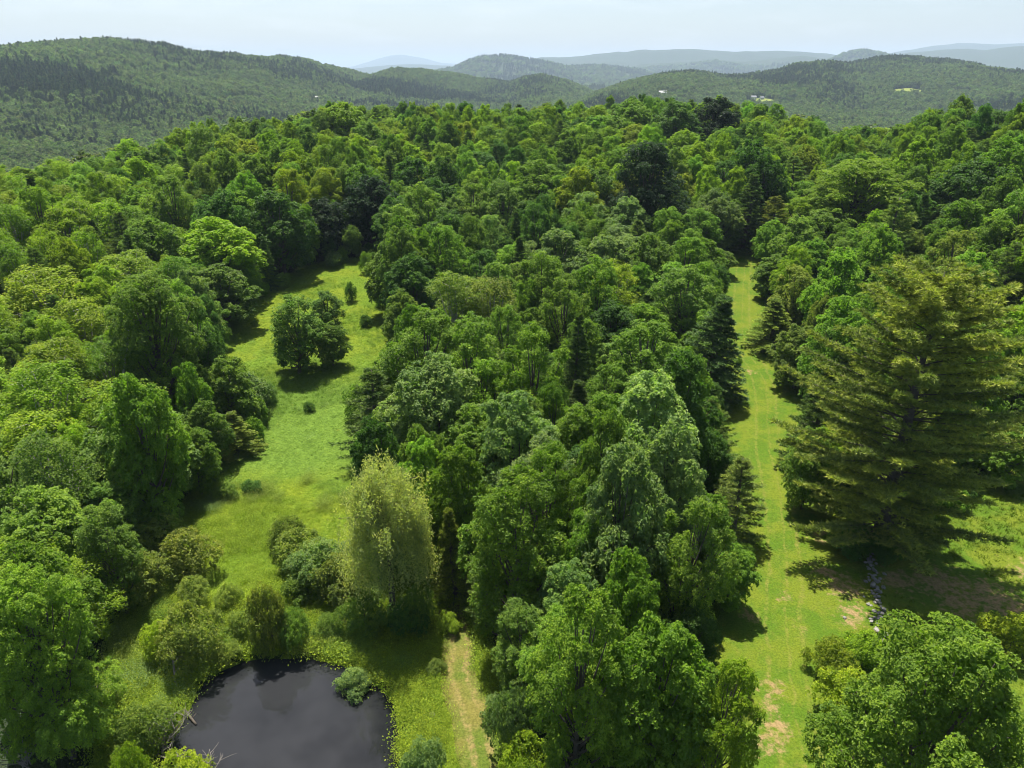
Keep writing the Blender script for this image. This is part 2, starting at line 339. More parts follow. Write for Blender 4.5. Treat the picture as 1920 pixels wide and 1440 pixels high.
# ------------------------------------------------------------------ tree prototypes: (trunk mesh, crown mesh, height, radius)
def broadleaf(seed, R, zb, zt, lobes, lobe_r, tuft_gap, K, leaf, top=0.45, flat=0.85, tuft_r=0.62, droop=0.0, name='crown', trunk_r=None, open_=0.0, bark=None):
    rng = np.random.default_rng(seed); H = zt - zb
    def prof(t): return np.where(t > top, np.sqrt(np.clip(1 - ((t - top) / (1.02 - top))**2, 0, 1)), 0.70 + 0.30 * np.sin(np.clip(t / top, 0, 1) * math.pi / 2))
    C = []; LR = []
    for i in range(lobes):
        t = ((i + 0.5) / lobes) ** 0.9; t = min(0.97, max(0.03, t + rng.normal() * 0.05)); an = i * 2.39996 + rng.normal() * 0.35
        rr = float(prof(np.array(t))) * R; lr = lobe_r * rng.choice([0.62, 0.85, 1.05, 1.3]) * rng.uniform(0.9, 1.1) * (1.0 if t < 0.8 else 0.85)
        rad = max(0.0, rr - lr * 0.75) * (rng.uniform(0.5, 1.45) if zt < 5 else rng.uniform(0.72, 1.16) if lobes < 40 else rng.uniform(0.42, 1.12))
        C.append((rad * math.cos(an), rad * math.sin(an), zb + lr * 0.5 + t * (H - lr * 1.35))); LR.append(lr)
    C.append((rng.normal() * R * .06, rng.normal() * R * .06, zb + H * 0.45)); LR.append(R * 0.45)
    C = np.array(C); LR = np.array(LR)
    TP, TN, TT = [], [], []
    for i in range(len(C)):
        n = int(4 * math.pi * LR[i]**2 * flat / tuft_gap**2); d = rdir(rng, n)
        p = C[i] + d * LR[i] * rng.uniform(0.70, 1.12, (n, 1)) * np.array([1, 1, flat])
        keep = rng.random(n) > np.clip(-d[:, 2] * 0.9 - 0.1, 0, 0.8) + open_
        for j in range(len(C)):
            if j != i: keep &= np.linalg.norm((p - C[j]) / np.array([1, 1, flat]), axis=1) > LR[j] * 0.80
        TP.append(p[keep]); TN.append(d[keep]); TT.append(np.full(keep.sum(), rng.uniform(0.88, 1.12)))
    TP = np.concatenate(TP); TN = np.concatenate(TN); TT = np.concatenate(TT); nt_ = len(TP)
    up = np.array([0, 0, 1.0])
    rt = tuft_r * rng.uniform(0.65, 1.3, nt_); ax = unit(TN * 0.7 + up * 0.65)
    tt = TT * rng.uniform(0.82, 1.18, nt_)
    idx = np.repeat(np.arange(nt_), K); n = len(idx)
    d = rdir(rng, n); dp = (d * ax[idx]).sum(1, keepdims=True); d = np.where(dp < -0.15, d - 2 * dp * ax[idx], d)
    P = TP[idx] + (d - 0.45 * (d * ax[idx]).sum(1, keepdims=True) * ax[idx]) * (rt[idx] * rng.random(n)**0.45)[:, None]
    if droop: P[:, 2] -= droop * rng.random(n)**2
    Nn = unit(d * 0.45 + up * 0.80 + TN[idx] * 0.15 + rng.normal(size=(n, 3)) * 0.42)
    sz = leaf * rng.uniform(0.65, 1.35, n); tone = tt[idx] * rng.uniform(0.8, 1.2, n)
    # inner leaves that close the crown
    ni = n // 5; li = rng.integers(0, len(C), ni)
    Pi = C[li] + rdir(rng, ni) * (LR[li] * rng.uniform(0.35, 0.85, ni))[:, None] * np.array([1, 1, flat])
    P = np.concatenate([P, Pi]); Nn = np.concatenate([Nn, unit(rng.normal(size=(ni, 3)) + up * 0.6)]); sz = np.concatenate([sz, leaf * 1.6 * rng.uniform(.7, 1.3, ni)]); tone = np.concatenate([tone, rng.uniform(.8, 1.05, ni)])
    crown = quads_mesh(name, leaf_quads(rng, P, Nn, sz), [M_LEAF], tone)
    T = Tubes(); tr = trunk_r or (0.018 * zt + 0.06)
    lean = rng.normal(size=2) * 0.03 * zt
    top_p = np.array([lean[0], lean[1], zb + H * 0.8])
    T.add(bez((0, 0, -0.6), top_p, (rng.normal() * .2, rng.normal() * .2, 0), 8), np.linspace(tr, tr * 0.2, 8), 7)
    for i in range(len(C) - 1):
        s = np.clip((C[i][2] - zb * 0.4) / (zb + H) * 0.62, 0.12, 0.72); st = np.array([lean[0] * s, lean[1] * s, s * (zb + H * 0.8)])
        T.add(bez(st, C[i], (0, 0, -0.08 * H), 5), np.linspace(tr * 0.42, tr * 0.10, 5), 5)
    near = rng.choice(nt_, min(nt_, 60), replace=False)
    for j in near:
        c = C[np.argmin(np.linalg.norm(C - TP[j], axis=1))]; T.add([c, TP[j]], [tr * 0.10, tr * 0.04], 3)
    return T.mesh('trunk', bark or M_BARK), crown, zt, R
def conifer(seed, R, zb, zt, whorl, nb, shoot_gap, shoot_len, needles, nlen, nwid, rise, droop, full=0.2, power=0.85, irregular=0.3, tip_up=0.0, name='crown', per=3):
    rng = np.random.default_rng(seed); T = Tubes(); tr = 0.02 * zt + 0.05; H = zt - zb
    T.add([(0, 0, -0.5), (rng.normal()*.1, rng.normal()*.1, zt*0.5), (0, 0, zt - 0.3)], [tr, tr*0.6, 0.03], 7)
    TP, TD, TT = [], [], []
    z = zb; k = 0
    while z < zt - 0.25:
        t = (z - zb) / H; prof = (1 - (1-full)*0) * ((1 - t)**power) if t > full else (0.78 + 0.22 * t / max(full, 1e-3)) * (1 - full)**power
        n = max(3, int(round(nb * (1 - 0.35 * t) + rng.normal() * 0.6)))
        a0 = rng.random() * 6.28; wt = rng.uniform(0.85, 1.15)
        for q in range(n):
            an = a0 + 6.283 * q / n + rng.normal() * 0.18
            L = max(0.35, R * prof * rng.uniform(1 - irregular, 1 + irregular * 0.6))
            dirh = np.array([math.cos(an), math.sin(an), 0]); side = np.array([-dirh[1], dirh[0], 0])
            slope = rise * (0.25 + 1.2 * t) - droop * (1 - t) + rng.normal() * 0.06
            ns = max(4, int(L / shoot_gap)); s = np.linspace(0, 1, ns + 1)
            bp = np.array([0, 0, z + rng.normal() * 0.1]) + dirh * (L * s)[:, None] + np.array([0, 0, 1.0]) * (L * (slope * s + (tip_up - droop * 0.15) * s**2))[:, None]
            T.add(bp[::max(1, ns // 4)], np.linspace(max(0.02, 0.011 * L + 0.015), 0.012, len(bp[::max(1, ns // 4)])), 3)
            bt = wt * rng.uniform(0.82, 1.18)
            for i in range(1, ns + 1):
                if s[i] < 0.22 and t < 0.8: continue
                for sd in (-1, 1, 0):
                    sl = shoot_len * rng.uniform(0.6, 1.25) * (1.15 - 0.7 * s[i]) * min(1, L / (R * .5) + .25)
                    dd = dirh * 0.75 + side * sd * rng.uniform(0.6, 1.0) + np.array([0, 0, rng.normal() * 0.12 + 0.05 - droop * 0.3])
                    dd /= np.linalg.norm(dd)
                    for w_ in range(per):
                        f = (w_ + rng.random()) / per
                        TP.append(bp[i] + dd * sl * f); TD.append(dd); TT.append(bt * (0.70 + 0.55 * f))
        z += whorl * rng.uniform(0.75, 1.25) * (1 - 0.35 * t); k += 1
    TP = np.array(TP); TD = np.array(TD); TT = np.array(TT)
    idx = np.repeat(np.arange(len(TP)), needles); n = len(idx)
    d = unit(TD[idx] * 0.55 + rng.normal(size=(n, 3)) * np.array([0.55, 0.55, 0.42]) + np.array([0, 0, 0.28]))
    wv = unit(np.cross(d, rdir(rng, n))) * (nwid * rng.uniform(.7, 1.3, n))[:, None]
    ln = (nlen * rng.uniform(0.7, 1.3, n))[:, None]; P = TP[idx]
    V = np.stack([P - wv, P + wv, P + d * ln], 1).reshape(-1, 3)
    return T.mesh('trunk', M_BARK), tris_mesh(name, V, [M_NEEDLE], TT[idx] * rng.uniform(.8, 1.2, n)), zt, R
def willow(seed, R, zb, zt, name='crown'):
    rng = np.random.default_rng(seed); T = Tubes(); H = zt - zb
    T.add([(0, 0, -0.5), (0.05, 0.1, 2.0), (-0.15, 0, 4.2), (-0.1, 0.1, 5.6)], [0.42, 0.34, 0.29, 0.24], 9)
    tips = []
    for i in range(9):
        an = i * 2.4 + rng.normal() * 0.2; s = rng.uniform(0.5, 0.85); st = np.array([-0.12, 0.05, rng.uniform(4.0, 5.6)])
        e = np.array([math.cos(an) * R * s * .8, math.sin(an) * R * s * .8, zb + H * rng.uniform(0.5, 0.9)])
        pts = bez(st, e, (rng.normal() * .4, rng.normal() * .4, 0.8), 7); T.add(pts, np.linspace(0.19, 0.05, 7), 6)
        for j in range(7):
            b = pts[rng.integers(3, 7)]; e2 = b + np.array([rng.normal() * 1.5, rng.normal() * 1.5, rng.uniform(0.2, 2.0)])
            T.add(bez(b, e2, (0, 0, 0.3), 4), np.linspace(0.05, 0.015, 4), 4); tips.append(e2); tips.append((b + e2) / 2)
    tips = np.array(tips)
    n = 400; d = rdir(rng, n); d[:, 2] = np.abs(d[:, 2]) * 1.1 - 0.28
    env = np.array([0, 0, zb + H * 0.42]) + d * np.array([R, R, H * 0.52]) * rng.uniform(0.62, 1.04, (n, 1))
    cl = rdir(rng, 26) * np.array([R, R, H * .5]) + np.array([0, 0, zb + H * .5]); env = env[(np.linalg.norm(env[:, None] - cl[None], axis=2).min(1) < 2.4)]
    C = np.concatenate([tips, env]); L = 16
    P, Nn, TT = [], [], []
    for c in C:
        m_ = 7
        for j in range(m_):
            p0 = c + rng.normal(size=3) * np.array([0.45, 0.45, 0.3]); ln = rng.uniform(0.6, 2.2); dr = unit(np.array([p0[0], p0[1], 0]) + rng.normal(size=3) * 1.5)
            s = np.clip(np.linspace(0, 1, L) + rng.normal(size=L) * 0.03, 0, 1.1)
            q = p0 + dr * (0.35 * np.sqrt(np.abs(s)))[:, None] * ln * 0.6 - np.array([0, 0, 1.0]) * (ln * s**1.6)[:, None] + rng.normal(size=(L, 3)) * 0.13
            P.append(q); TT.append(np.full(L, rng.uniform(.8, 1.2)))
    P = np.concatenate(P); TT = np.concatenate(TT); n = len(P)
    V = leaf_quads(rng, P, unit(np.array([0, 0, 0.75]) + rng.normal(size=(n, 3)) * 0.55), 0.27 * rng.uniform(.7, 1.3, n), 0.34)
    return T.mesh('trunk', M_BARK), quads_mesh(name, V, [M_LEAF], TT * rng.uniform(.85, 1.15, n)), zt, R

PROTO = {}
def extent(p):
    tr_, cr_, h_, r_ = p; co = np.empty(len(cr_.vertices) * 3, np.float32); cr_.vertices.foreach_get('co', co); co = co.reshape(-1, 3)
    return tr_, cr_, float(np.percentile(co[:, 2], 99.8)), float(np.percentile(np.hypot(co[:, 0], co[:, 1]), 97))
PROTO['maple'] = [broadleaf(11+i, 6.0, 1.6, 17.5, 28, 2.2, 0.98, 30, 0.34, top=0.42, tuft_r=0.56) for i in range(4)]
PROTO['grand'] = [broadleaf(31+i, 9.0, 2.0, 24.0, 58, 2.6, 1.05, 44, 0.25, top=0.40, tuft_r=0.58) for i in range(2)]
PROTO['ash'] = [broadleaf(51+i, 4.8, 1.4, 17.0, 32, 1.5, 0.74, 21, 0.25, top=0.55, flat=1.15, tuft_r=0.50) for i in range(4)]
PROTO['birch'] = [broadleaf(71+i, 4.2, 1.6, 14.0, 26, 1.5, 0.70, 16, 0.23, top=0.5, flat=1.0, tuft_r=0.62, open_=0.08, bark=M_PALE) for i in range(3)]
PROTO['shrub'] = [broadleaf(91+i, 2.6, 0.1, 4.0, 14, 1.15, 0.50, 16, 0.20, top=0.30, flat=0.85, tuft_r=0.36, trunk_r=0.07) for i in range(4)]
PROTO['pine'] = [conifer(111+i, 3.8, 0.5, 13.0, 0.75, 6, 0.42, 0.85, 8, 0.30, 0.030, 0.30, 0.08, full=0.22, power=0.8, irregular=0.3, tip_up=0.1) for i in range(3)]
PROTO['bigpine'] = [conifer(131, 9.3, 2.0, 24.5, 0.90, 8, 0.46, 1.25, 10, 0.36, 0.040, 0.34, 0.05, full=0.36, power=0.50, irregular=0.48, tip_up=0.10, per=4)]
PROTO['spruce'] = [conifer(141+i, 3.3, 0.3, 12.0, 0.50, 7, 0.36, 0.62, 8, 0.22, 0.034, 0.10, 0.22, full=0.10, power=0.9, irregular=0.18, tip_up=0.08) for i in range(3)]
PROTO['willow'] = [willow(151, 4.3, 1.0, 14.0)]
# small crowns for the hills
PROTO['hilltree'] = [broadleaf(161+i, 5.0, 1.0, 13.0, 11, 2.3, 1.7, 5, 1.05, tuft_r=1.0) for i in range(4)]
PROTO['hillspruce'] = [conifer(171+i, 3.0, 0.5, 12.0, 1.5, 5, 1.0, 1.0, 2, 0.9, 0.22, 0.05, 0.25, full=0.08, per=2) for i in range(2)]

for k_ in PROTO: PROTO[k_] = [extent(p) for p in PROTO[k_]]

# ------------------------------------------------------------------ object helpers
def link(o, parent=None):
    COL.objects.link(o)
    if parent is not None: o.parent = parent
    return o
def mesh_obj(name, me, parent=None): return link(bpy.data.objects.new(name, me), parent)
def structure(name, me, **kw):
    o = mesh_obj(name, me); o['kind'] = 'structure'; return o
RNG = np.random.default_rng(2024)
THINGS = []      # records of every single plant, for the labels
KINDNAME = {'maple': ('maple_tree', 'maple'), 'grand': ('maple_tree', 'maple'), 'ash': ('ash_tree', 'ash'), 'birch': ('birch_tree', 'birch'), 'pine': ('pine_tree', 'pine'), 'bigpine': ('pine_tree', 'pine'),
            'spruce': ('spruce_tree', 'spruce'), 'willow': ('willow_tree', 'willow'), 'shrub': ('shrub', 'shrub')}
def plant(kind, x, y, h, R, tint, label=None, group=None):
    P = PROTO[kind]; tr, cr_, H0, R0 = P[int(RNG.integers(len(P)))]
    e = bpy.data.objects.new(KINDNAME[kind][0], None); link(e); e.empty_display_size = 0.5
    e.location = (x, y, float(hground(np.array([x]), np.array([y]))[0])); e.rotation_euler = (0, 0, float(RNG.uniform(0, 6.28)))
    k_ = float(RNG.uniform(.90, 1.10)); e.scale = (R / R0 * k_, R / R0 / k_, h / H0)
    if kind not in ('bigpine', 'willow', 'shrub'): e.rotation_euler = (float(RNG.normal() * .045), float(RNG.normal() * .045), e.rotation_euler[2])
    c = mesh_obj('foliage' if kind == 'shrub' else 'crown', cr_, e); c['tint'] = [float(q) for q in tint]
    mesh_obj('stem' if kind == 'shrub' else 'trunk', tr, e)
    THINGS.append(dict(o=e, kind=kind, x=x, y=y, h=h, R=R, tint=tint, label=label, group=group)); return e
TINTS = {'lime': (0.196,0.290,0.017), 'yellow': (0.208,0.272,0.017), 'green': (0.130,0.222,0.021), 'deep': (0.072,0.145,0.022), 'mid': (0.142,0.222,0.031), 'glauc': (0.155,0.228,0.064),
         'olive': (0.165,0.215,0.034), 'dark': (0.026,0.056,0.018), 'gold': (0.205,0.245,0.044), 'pale': (0.195,0.280,0.080), 'pine': (0.170,0.225,0.052), 'warmpine': (0.205,0.232,0.052), 'bluepine': (0.112,0.172,0.038), 'spruce': (0.080,0.132,0.034), 'sage': (0.37,0.43,0.145), 'fresh': (0.165,0.275,0.030)}
COLWORD = {'lime': 'lime', 'yellow': 'yellow-green', 'green': 'fresh-green', 'deep': 'deep-green', 'mid': 'mid-green', 'glauc': 'greyish', 'olive': 'olive-green', 'dark': 'dark',
           'gold': 'golden', 'pale': 'pale green', 'fresh': 'fresh-green', 'pine': 'olive needled', 'warmpine': 'olive needled', 'spruce': 'dark needled', 'sage': 'silvery'}
def tinted(name, j=0.10):
    c = np.array(TINTS[name]) * (1 + RNG.normal() * j); return np.clip(c * (1 + RNG.normal(size=3) * j * 0.3), 0.008, 0.6)
def scatter(name, pts, scl, rot, idx, tint, protos, kind_prop='stuff'):
    """many plants as one mass: points instanced through geometry nodes"""
    hold = bpy.data.collections.new(name + '_sources')
    for i, me in enumerate(protos):
        hold.objects.link(bpy.data.objects.new(f'{name}_source_{i:02d}', me))
    me = bpy.data.meshes.new(name); me.vertices.add(len(pts)); me.vertices.foreach_set('co', np.asarray(pts, np.float32).ravel())
    for an, ty, val in (('scl', 'FLOAT_VECTOR', scl), ('rot', 'FLOAT_VECTOR', rot), ('tint', 'FLOAT_VECTOR', tint)):
        a = me.attributes.new(an, ty, 'POINT'); a.data.foreach_set('vector', np.asarray(val, np.float32).ravel())
    a = me.attributes.new('pick', 'INT', 'POINT'); a.data.foreach_set('value', np.asarray(idx, np.int32))
    o = mesh_obj(name, me); o['kind'] = kind_prop
    g = bpy.data.node_groups.new(name + '_scatter', 'GeometryNodeTree')
    g.interface.new_socket('Geometry', in_out='INPUT', socket_type='NodeSocketGeometry'); g.interface.new_socket('Geometry', in_out='OUTPUT', socket_type='NodeSocketGeometry')
    gi, go = g.nodes.new('NodeGroupInput'), g.nodes.new('NodeGroupOutput')
    iop = g.nodes.new('GeometryNodeInstanceOnPoints'); ci = g.nodes.new('GeometryNodeCollectionInfo')
    ci.inputs['Collection'].default_value = hold; ci.inputs['Separate Children'].default_value = True; ci.inputs['Reset Children'].default_value = True
    def attr(nm, ty):
        n = g.nodes.new('GeometryNodeInputNamedAttribute'); n.data_type = ty; n.inputs['Name'].default_value = nm; return n.outputs['Attribute']
    e2r = g.nodes.new('FunctionNodeEulerToRotation'); g.links.new(attr('rot', 'FLOAT_VECTOR'), e2r.inputs['Euler'])
    g.links.new(gi.outputs[0], iop.inputs['Points']); g.links.new(ci.outputs[0], iop.inputs['Instance']); iop.inputs['Pick Instance'].default_value = True
    g.links.new(attr('pick', 'INT'), iop.inputs['Instance Index']); g.links.new(e2r.outputs['Rotation'], iop.inputs['Rotation']); g.links.new(attr('scl', 'FLOAT_VECTOR'), iop.inputs['Scale'])
    g.links.new(iop.outputs['Instances'], go.inputs[0])
    md = o.modifiers.new('scatter', 'NODES'); md.node_group = g
    return o

# ------------------------------------------------------------------ the land
rr = np.concatenate([[0, 8, 16, 22], np.arange(26, 130, 0.9), np.arange(130, 340, 3.0), np.geomspace(342, 33000, 240)])
aa = np.concatenate([np.radians(np.arange(-54, 54.01, 0.33)), np.radians(np.arange(64, 300, 11.0))])
A_, R_ = np.meshgrid(aa, rr); X_, Y_ = R_ * np.sin(A_), R_ * np.cos(A_)
Z_ = hground(X_.ravel(), Y_.ravel()).reshape(X_.shape)
na, nr = len(aa), len(rr)
i0 = (np.arange(nr - 1)[:, None] * na + np.arange(na)[None, :]); i1 = (np.arange(nr - 1)[:, None] * na + (np.arange(na)[None, :] + 1) % na)
q = np.stack([i0, i1, i1 + na, i0 + na], -1)[1:].reshape(-1, 4)[:, ::-1]
cap = np.arange(na) + na      # innermost ring closed by one face
loops = np.concatenate([q.ravel(), cap[::-1]]); starts = np.concatenate([np.arange(len(q)) * 4, [len(q) * 4]]); tot = np.concatenate([np.full(len(q), 4), [na]])
structure('ground', np_mesh('ground', np.stack([X_, Y_, Z_], -1).reshape(-1, 3), loops, starts, tot, [M_GROUND], smooth_=True))

def sheet(name, outline, gap, lift, material, zone=None, across=None):
    """a smooth-edged sheet that follows the ground"""
    ox = np.array([p[0] for p in outline]); oy = np.array([p[1] for p in outline])
    gx, gy = np.meshgrid(np.arange(ox.min(), ox.max(), gap), np.arange(oy.min(), oy.max(), gap)); gx = gx.ravel() + RNG.normal(size=gx.size) * gap * .12; gy = gy.ravel() + RNG.normal(size=gy.size) * gap * .12
    k = inside(gx, gy, outline); gx, gy = gx[k], gy[k]; k = seg_dist(gx, gy, outline) > gap * 0.4; gx, gy = gx[k], gy[k]
    pts = [Vector((a, b)) for a, b in outline] + [Vector((a, b)) for a, b in zip(gx, gy)]
    n = len(outline); r_ = delaunay_2d_cdt(pts, [(i, (i + 1) % n) for i in range(n)], [list(range(n))], 2, 1e-4)
    vx = np.array([v.x for v in r_[0]]); vy = np.array([v.y for v in r_[0]])
    vz = hground(vx, vy) + lift
    me = bpy.data.meshes.new(name); me.from_pydata(list(zip(vx.tolist(), vy.tolist(), vz.tolist())), [], r_[2])
    if me.polygons and sum(p.normal.z for p in me.polygons[:50]) < 0: me.flip_normals()
    me.materials.append(material); me.polygons.foreach_set('use_smooth', np.ones(len(me.polygons), bool))
    for an, fn in (('zone', zone), ('across', across)):
        a = me.attributes.new(an, 'FLOAT', 'POINT'); a.data.foreach_set('value', np.asarray(fn(vx, vy) if fn else np.zeros(len(vx)), np.float32))
    return structure(name, me)
def ragged(poly, amp=0.7, sc=3.0):
    out = []
    for i, (x, y) in enumerate(poly):
        ax, ay = poly[i-1]; bx, by = poly[(i+1) % len(poly)]; nx, ny = by - ay, ax - bx; L = math.hypot(nx, ny) or 1
        s = float(fbm(np.array([x / sc]), np.array([y / sc]), 3)[0]) * amp; out.append((x + nx / L * s, y + ny / L * s))
    return out
def grow(px, cx, cy, k): return [(cx + (u - cx) * k, cy + (v - cy) * k) for u, v in px]
# the open ground continues a little under the trees at its rim
G_MEADOW = ragged(to_ground([(585,498),(640,490),(710,485),(765,492),(770,520),(760,560),(775,620),(770,670),(740,720),(710,770),(712,830),(725,880),(760,930),(800,1000),(850,1080),(880,1130),(920,1200),(950,1300),(975,1400),(1000,1480),(960,1570),
                             (700,1640),(300,1640),(150,1540),(170,1400),(190,1270),(215,1160),(280,1080),(330,1000),(345,930),(370,890),(420,850),(455,815),(480,770),(470,720),(430,700),(385,690),(380,660),(420,620),(480,555),(550,512)], 0.9), 0.9)
G_TRACK = ragged(to_ground([(1360,472),(1400,462),(1440,470),(1450,510),(1440,545),(1470,580),(1440,610),(1440,650),(1500,665),(1540,722),(1580,780),(1560,832),(1560,900),(1600,950),(1700,960),(1800,930),(1870,870),(1990,790),(2150,850),(2250,1000),(2250,1250),(2000,1400),(1800,1500),(1650,1560),
                            (1320,1560),(1330,1400),(1310,1310),(1285,1240),(1290,1190),(1330,1140),(1350,1100),(1340,1030),(1370,1000),(1380,960),(1350,900),(1330,835),(1290,770),(1320,725),(1330,680),(1330,620),(1335,570),(1345,520)], 0.9), 0.7)
TR_L = [hit(*p) for p in [(1372,476),(1358,560),(1362,640),(1385,725),(1388,835),(1430,960),(1400,1060),(1400,1140),(1400,1300),(1440,1440),(1450,1560)]]
TR_C = spline([hit(*p) for p in [(1398,476),(1390,560),(1394,640),(1430,715),(1440,835),(1462,960),(1470,1060),(1468,1150),(1480,1300),(1505,1440),(1520,1560)]], 1.0, False)
PA_C = spline([hit(*p) for p in [(842,1140),(862,1200),(858,1260),(880,1330),(900,1400),(914,1480),(920,1580)]], 0.6, False)
def signed_across(line, half):
    L = np.array(line); T_ = np.gradient(L, axis=0)
    def f(x, y):
        out = np.zeros(len(x))
        for s in range(0, len(x), 4000):
            d2 = (x[s:s+4000, None] - L[:, 0])**2 + (y[s:s+4000, None] - L[:, 1])**2; k = d2.argmin(1)
            nx, ny = -T_[k, 1], T_[k, 0]; n = np.hypot(nx, ny); out[s:s+4000] = -((x[s:s+4000] - L[k, 0]) * nx + (y[s:s+4000] - L[k, 1]) * ny) / n / half
        return out
    return f
def px_blobs(blobs):
    B = [(*hit(u, v), s) for u, v, s in blobs]
    def f(x, y):
        o = np.zeros(len(x))
        for bx, by, s in B: o = np.maximum(o, np.exp(-((x - bx)**2 + (y - by)**2) / (s * s)))
        return o
    return f
def meadow_zone(x, y):
    u, v = project(x, y, hbase(x, y))
    return smooth(930, 860, v) * smooth(690, 740, v) * 0.9 + 0.25 * smooth(620, 690, v) * (1 - smooth(690, 740, v))
worn = px_blobs([(1405,698,1.8),(1355,590,1.6),(1350,730,1.5),(1560,1000,2.2),(1530,1010,1.5),(1580,1100,3.0),(1600,1150,2.2),(1590,1165,1.6),(1445,1290,1.8),(1450,1330,1.6),(1440,1400,1.6),(1405,1155,1.5),(1470,1120,1.2),(1545,1070,1.8),(1455,1370,2.0),(1345,745,1.8),(1850,1120,4.5),(1800,1130,3.5),(1760,1090,4),(1690,1090,3),(1900,1140,3),(1960,1080,4),(1500,1180,1.3)])
sheet('meadow', G_MEADOW, 1.3, 0.05, M_MEADOW, zone=meadow_zone)
sheet('mown_track', G_TRACK, 1.0, 0.05, M_TRACK, zone=worn, across=signed_across(TR_C, 4.0))
L = np.array(PA_C); Tn = np.gradient(L, axis=0); Tn = Tn / np.linalg.norm(Tn, axis=1, keepdims=True); Nn_ = np.stack([-Tn[:, 1], Tn[:, 0]], 1)
hw = np.interp(np.arange(len(L)), [0, len(L) * .2, len(L)], [0.9, 1.35, 1.6])[:, None]
path_outline = ragged([tuple(p) for p in (L + Nn_ * hw)] + [tuple(p) for p in (L - Nn_ * hw)[::-1]], 0.45, 1.2)
sheet('worn_path', path_outline, 0.6, 0.10, M_PATH, across=signed_across(PA_C, 1.5))
pw = [(x, y) for x, y in POND]; cx = sum(p[0] for p in pw) / len(pw); cy_ = sum(p[1] for p in pw) / len(pw)
pme = bpy.data.meshes.new('pond'); pme.from_pydata([(cx + (x - cx) * 1.10, cy_ + (y - cy_) * 1.10, POND_Z) for x, y in pw], [], [list(range(len(pw)))]); pme.materials.append(M_WATER)
if pme.polygons[0].normal.z < 0: pme.flip_normals()
structure('pond', pme)

# ------------------------------------------------------------------ plants read from the photograph
def by_base(kind, u, vb, vt, w, tint, label=None, group=None):
    """lower and upper pixel of the plant, crown width in pixels; u is the middle of the crown"""
    x, y = hit(u, vb); g = float(hbase(np.array([x]), np.array([y]))[0])
    if kind == 'shrub':      # a dome seen from above: its lower edge is the near rim, not the stem
        D = math.hypot(y, CZ - g); ph = math.atan2(CZ - g, y); E = (vb - vt) * D / FPX; W_ = w * D / FPX
        h = 2 * math.sqrt(max((E / 2)**2 - (W_ / 2 * math.sin(ph))**2, (0.28 * W_)**2)) / math.cos(ph) * 0.95; h = min(h, 1.6 * W_)
        x, y = hit(u, (vb + vt) / 2, h / 2); depth = y * CP - (g + h * 0.5 - CZ) * SP
        return plant(kind, x, y, h, 0.5 * w * depth / FPX * 1.06, tinted(tint), label, group)
    d = ray(u, vt); h = max(0.5, CZ + y * d[2] / d[1] - g)
    depth = y * CP - (g + h * 0.6 - CZ) * SP; x = (u - 960) / FPX * depth
    return plant(kind, x, y, h, 0.5 * w * depth / FPX * 1.06, tinted(tint), label, group)
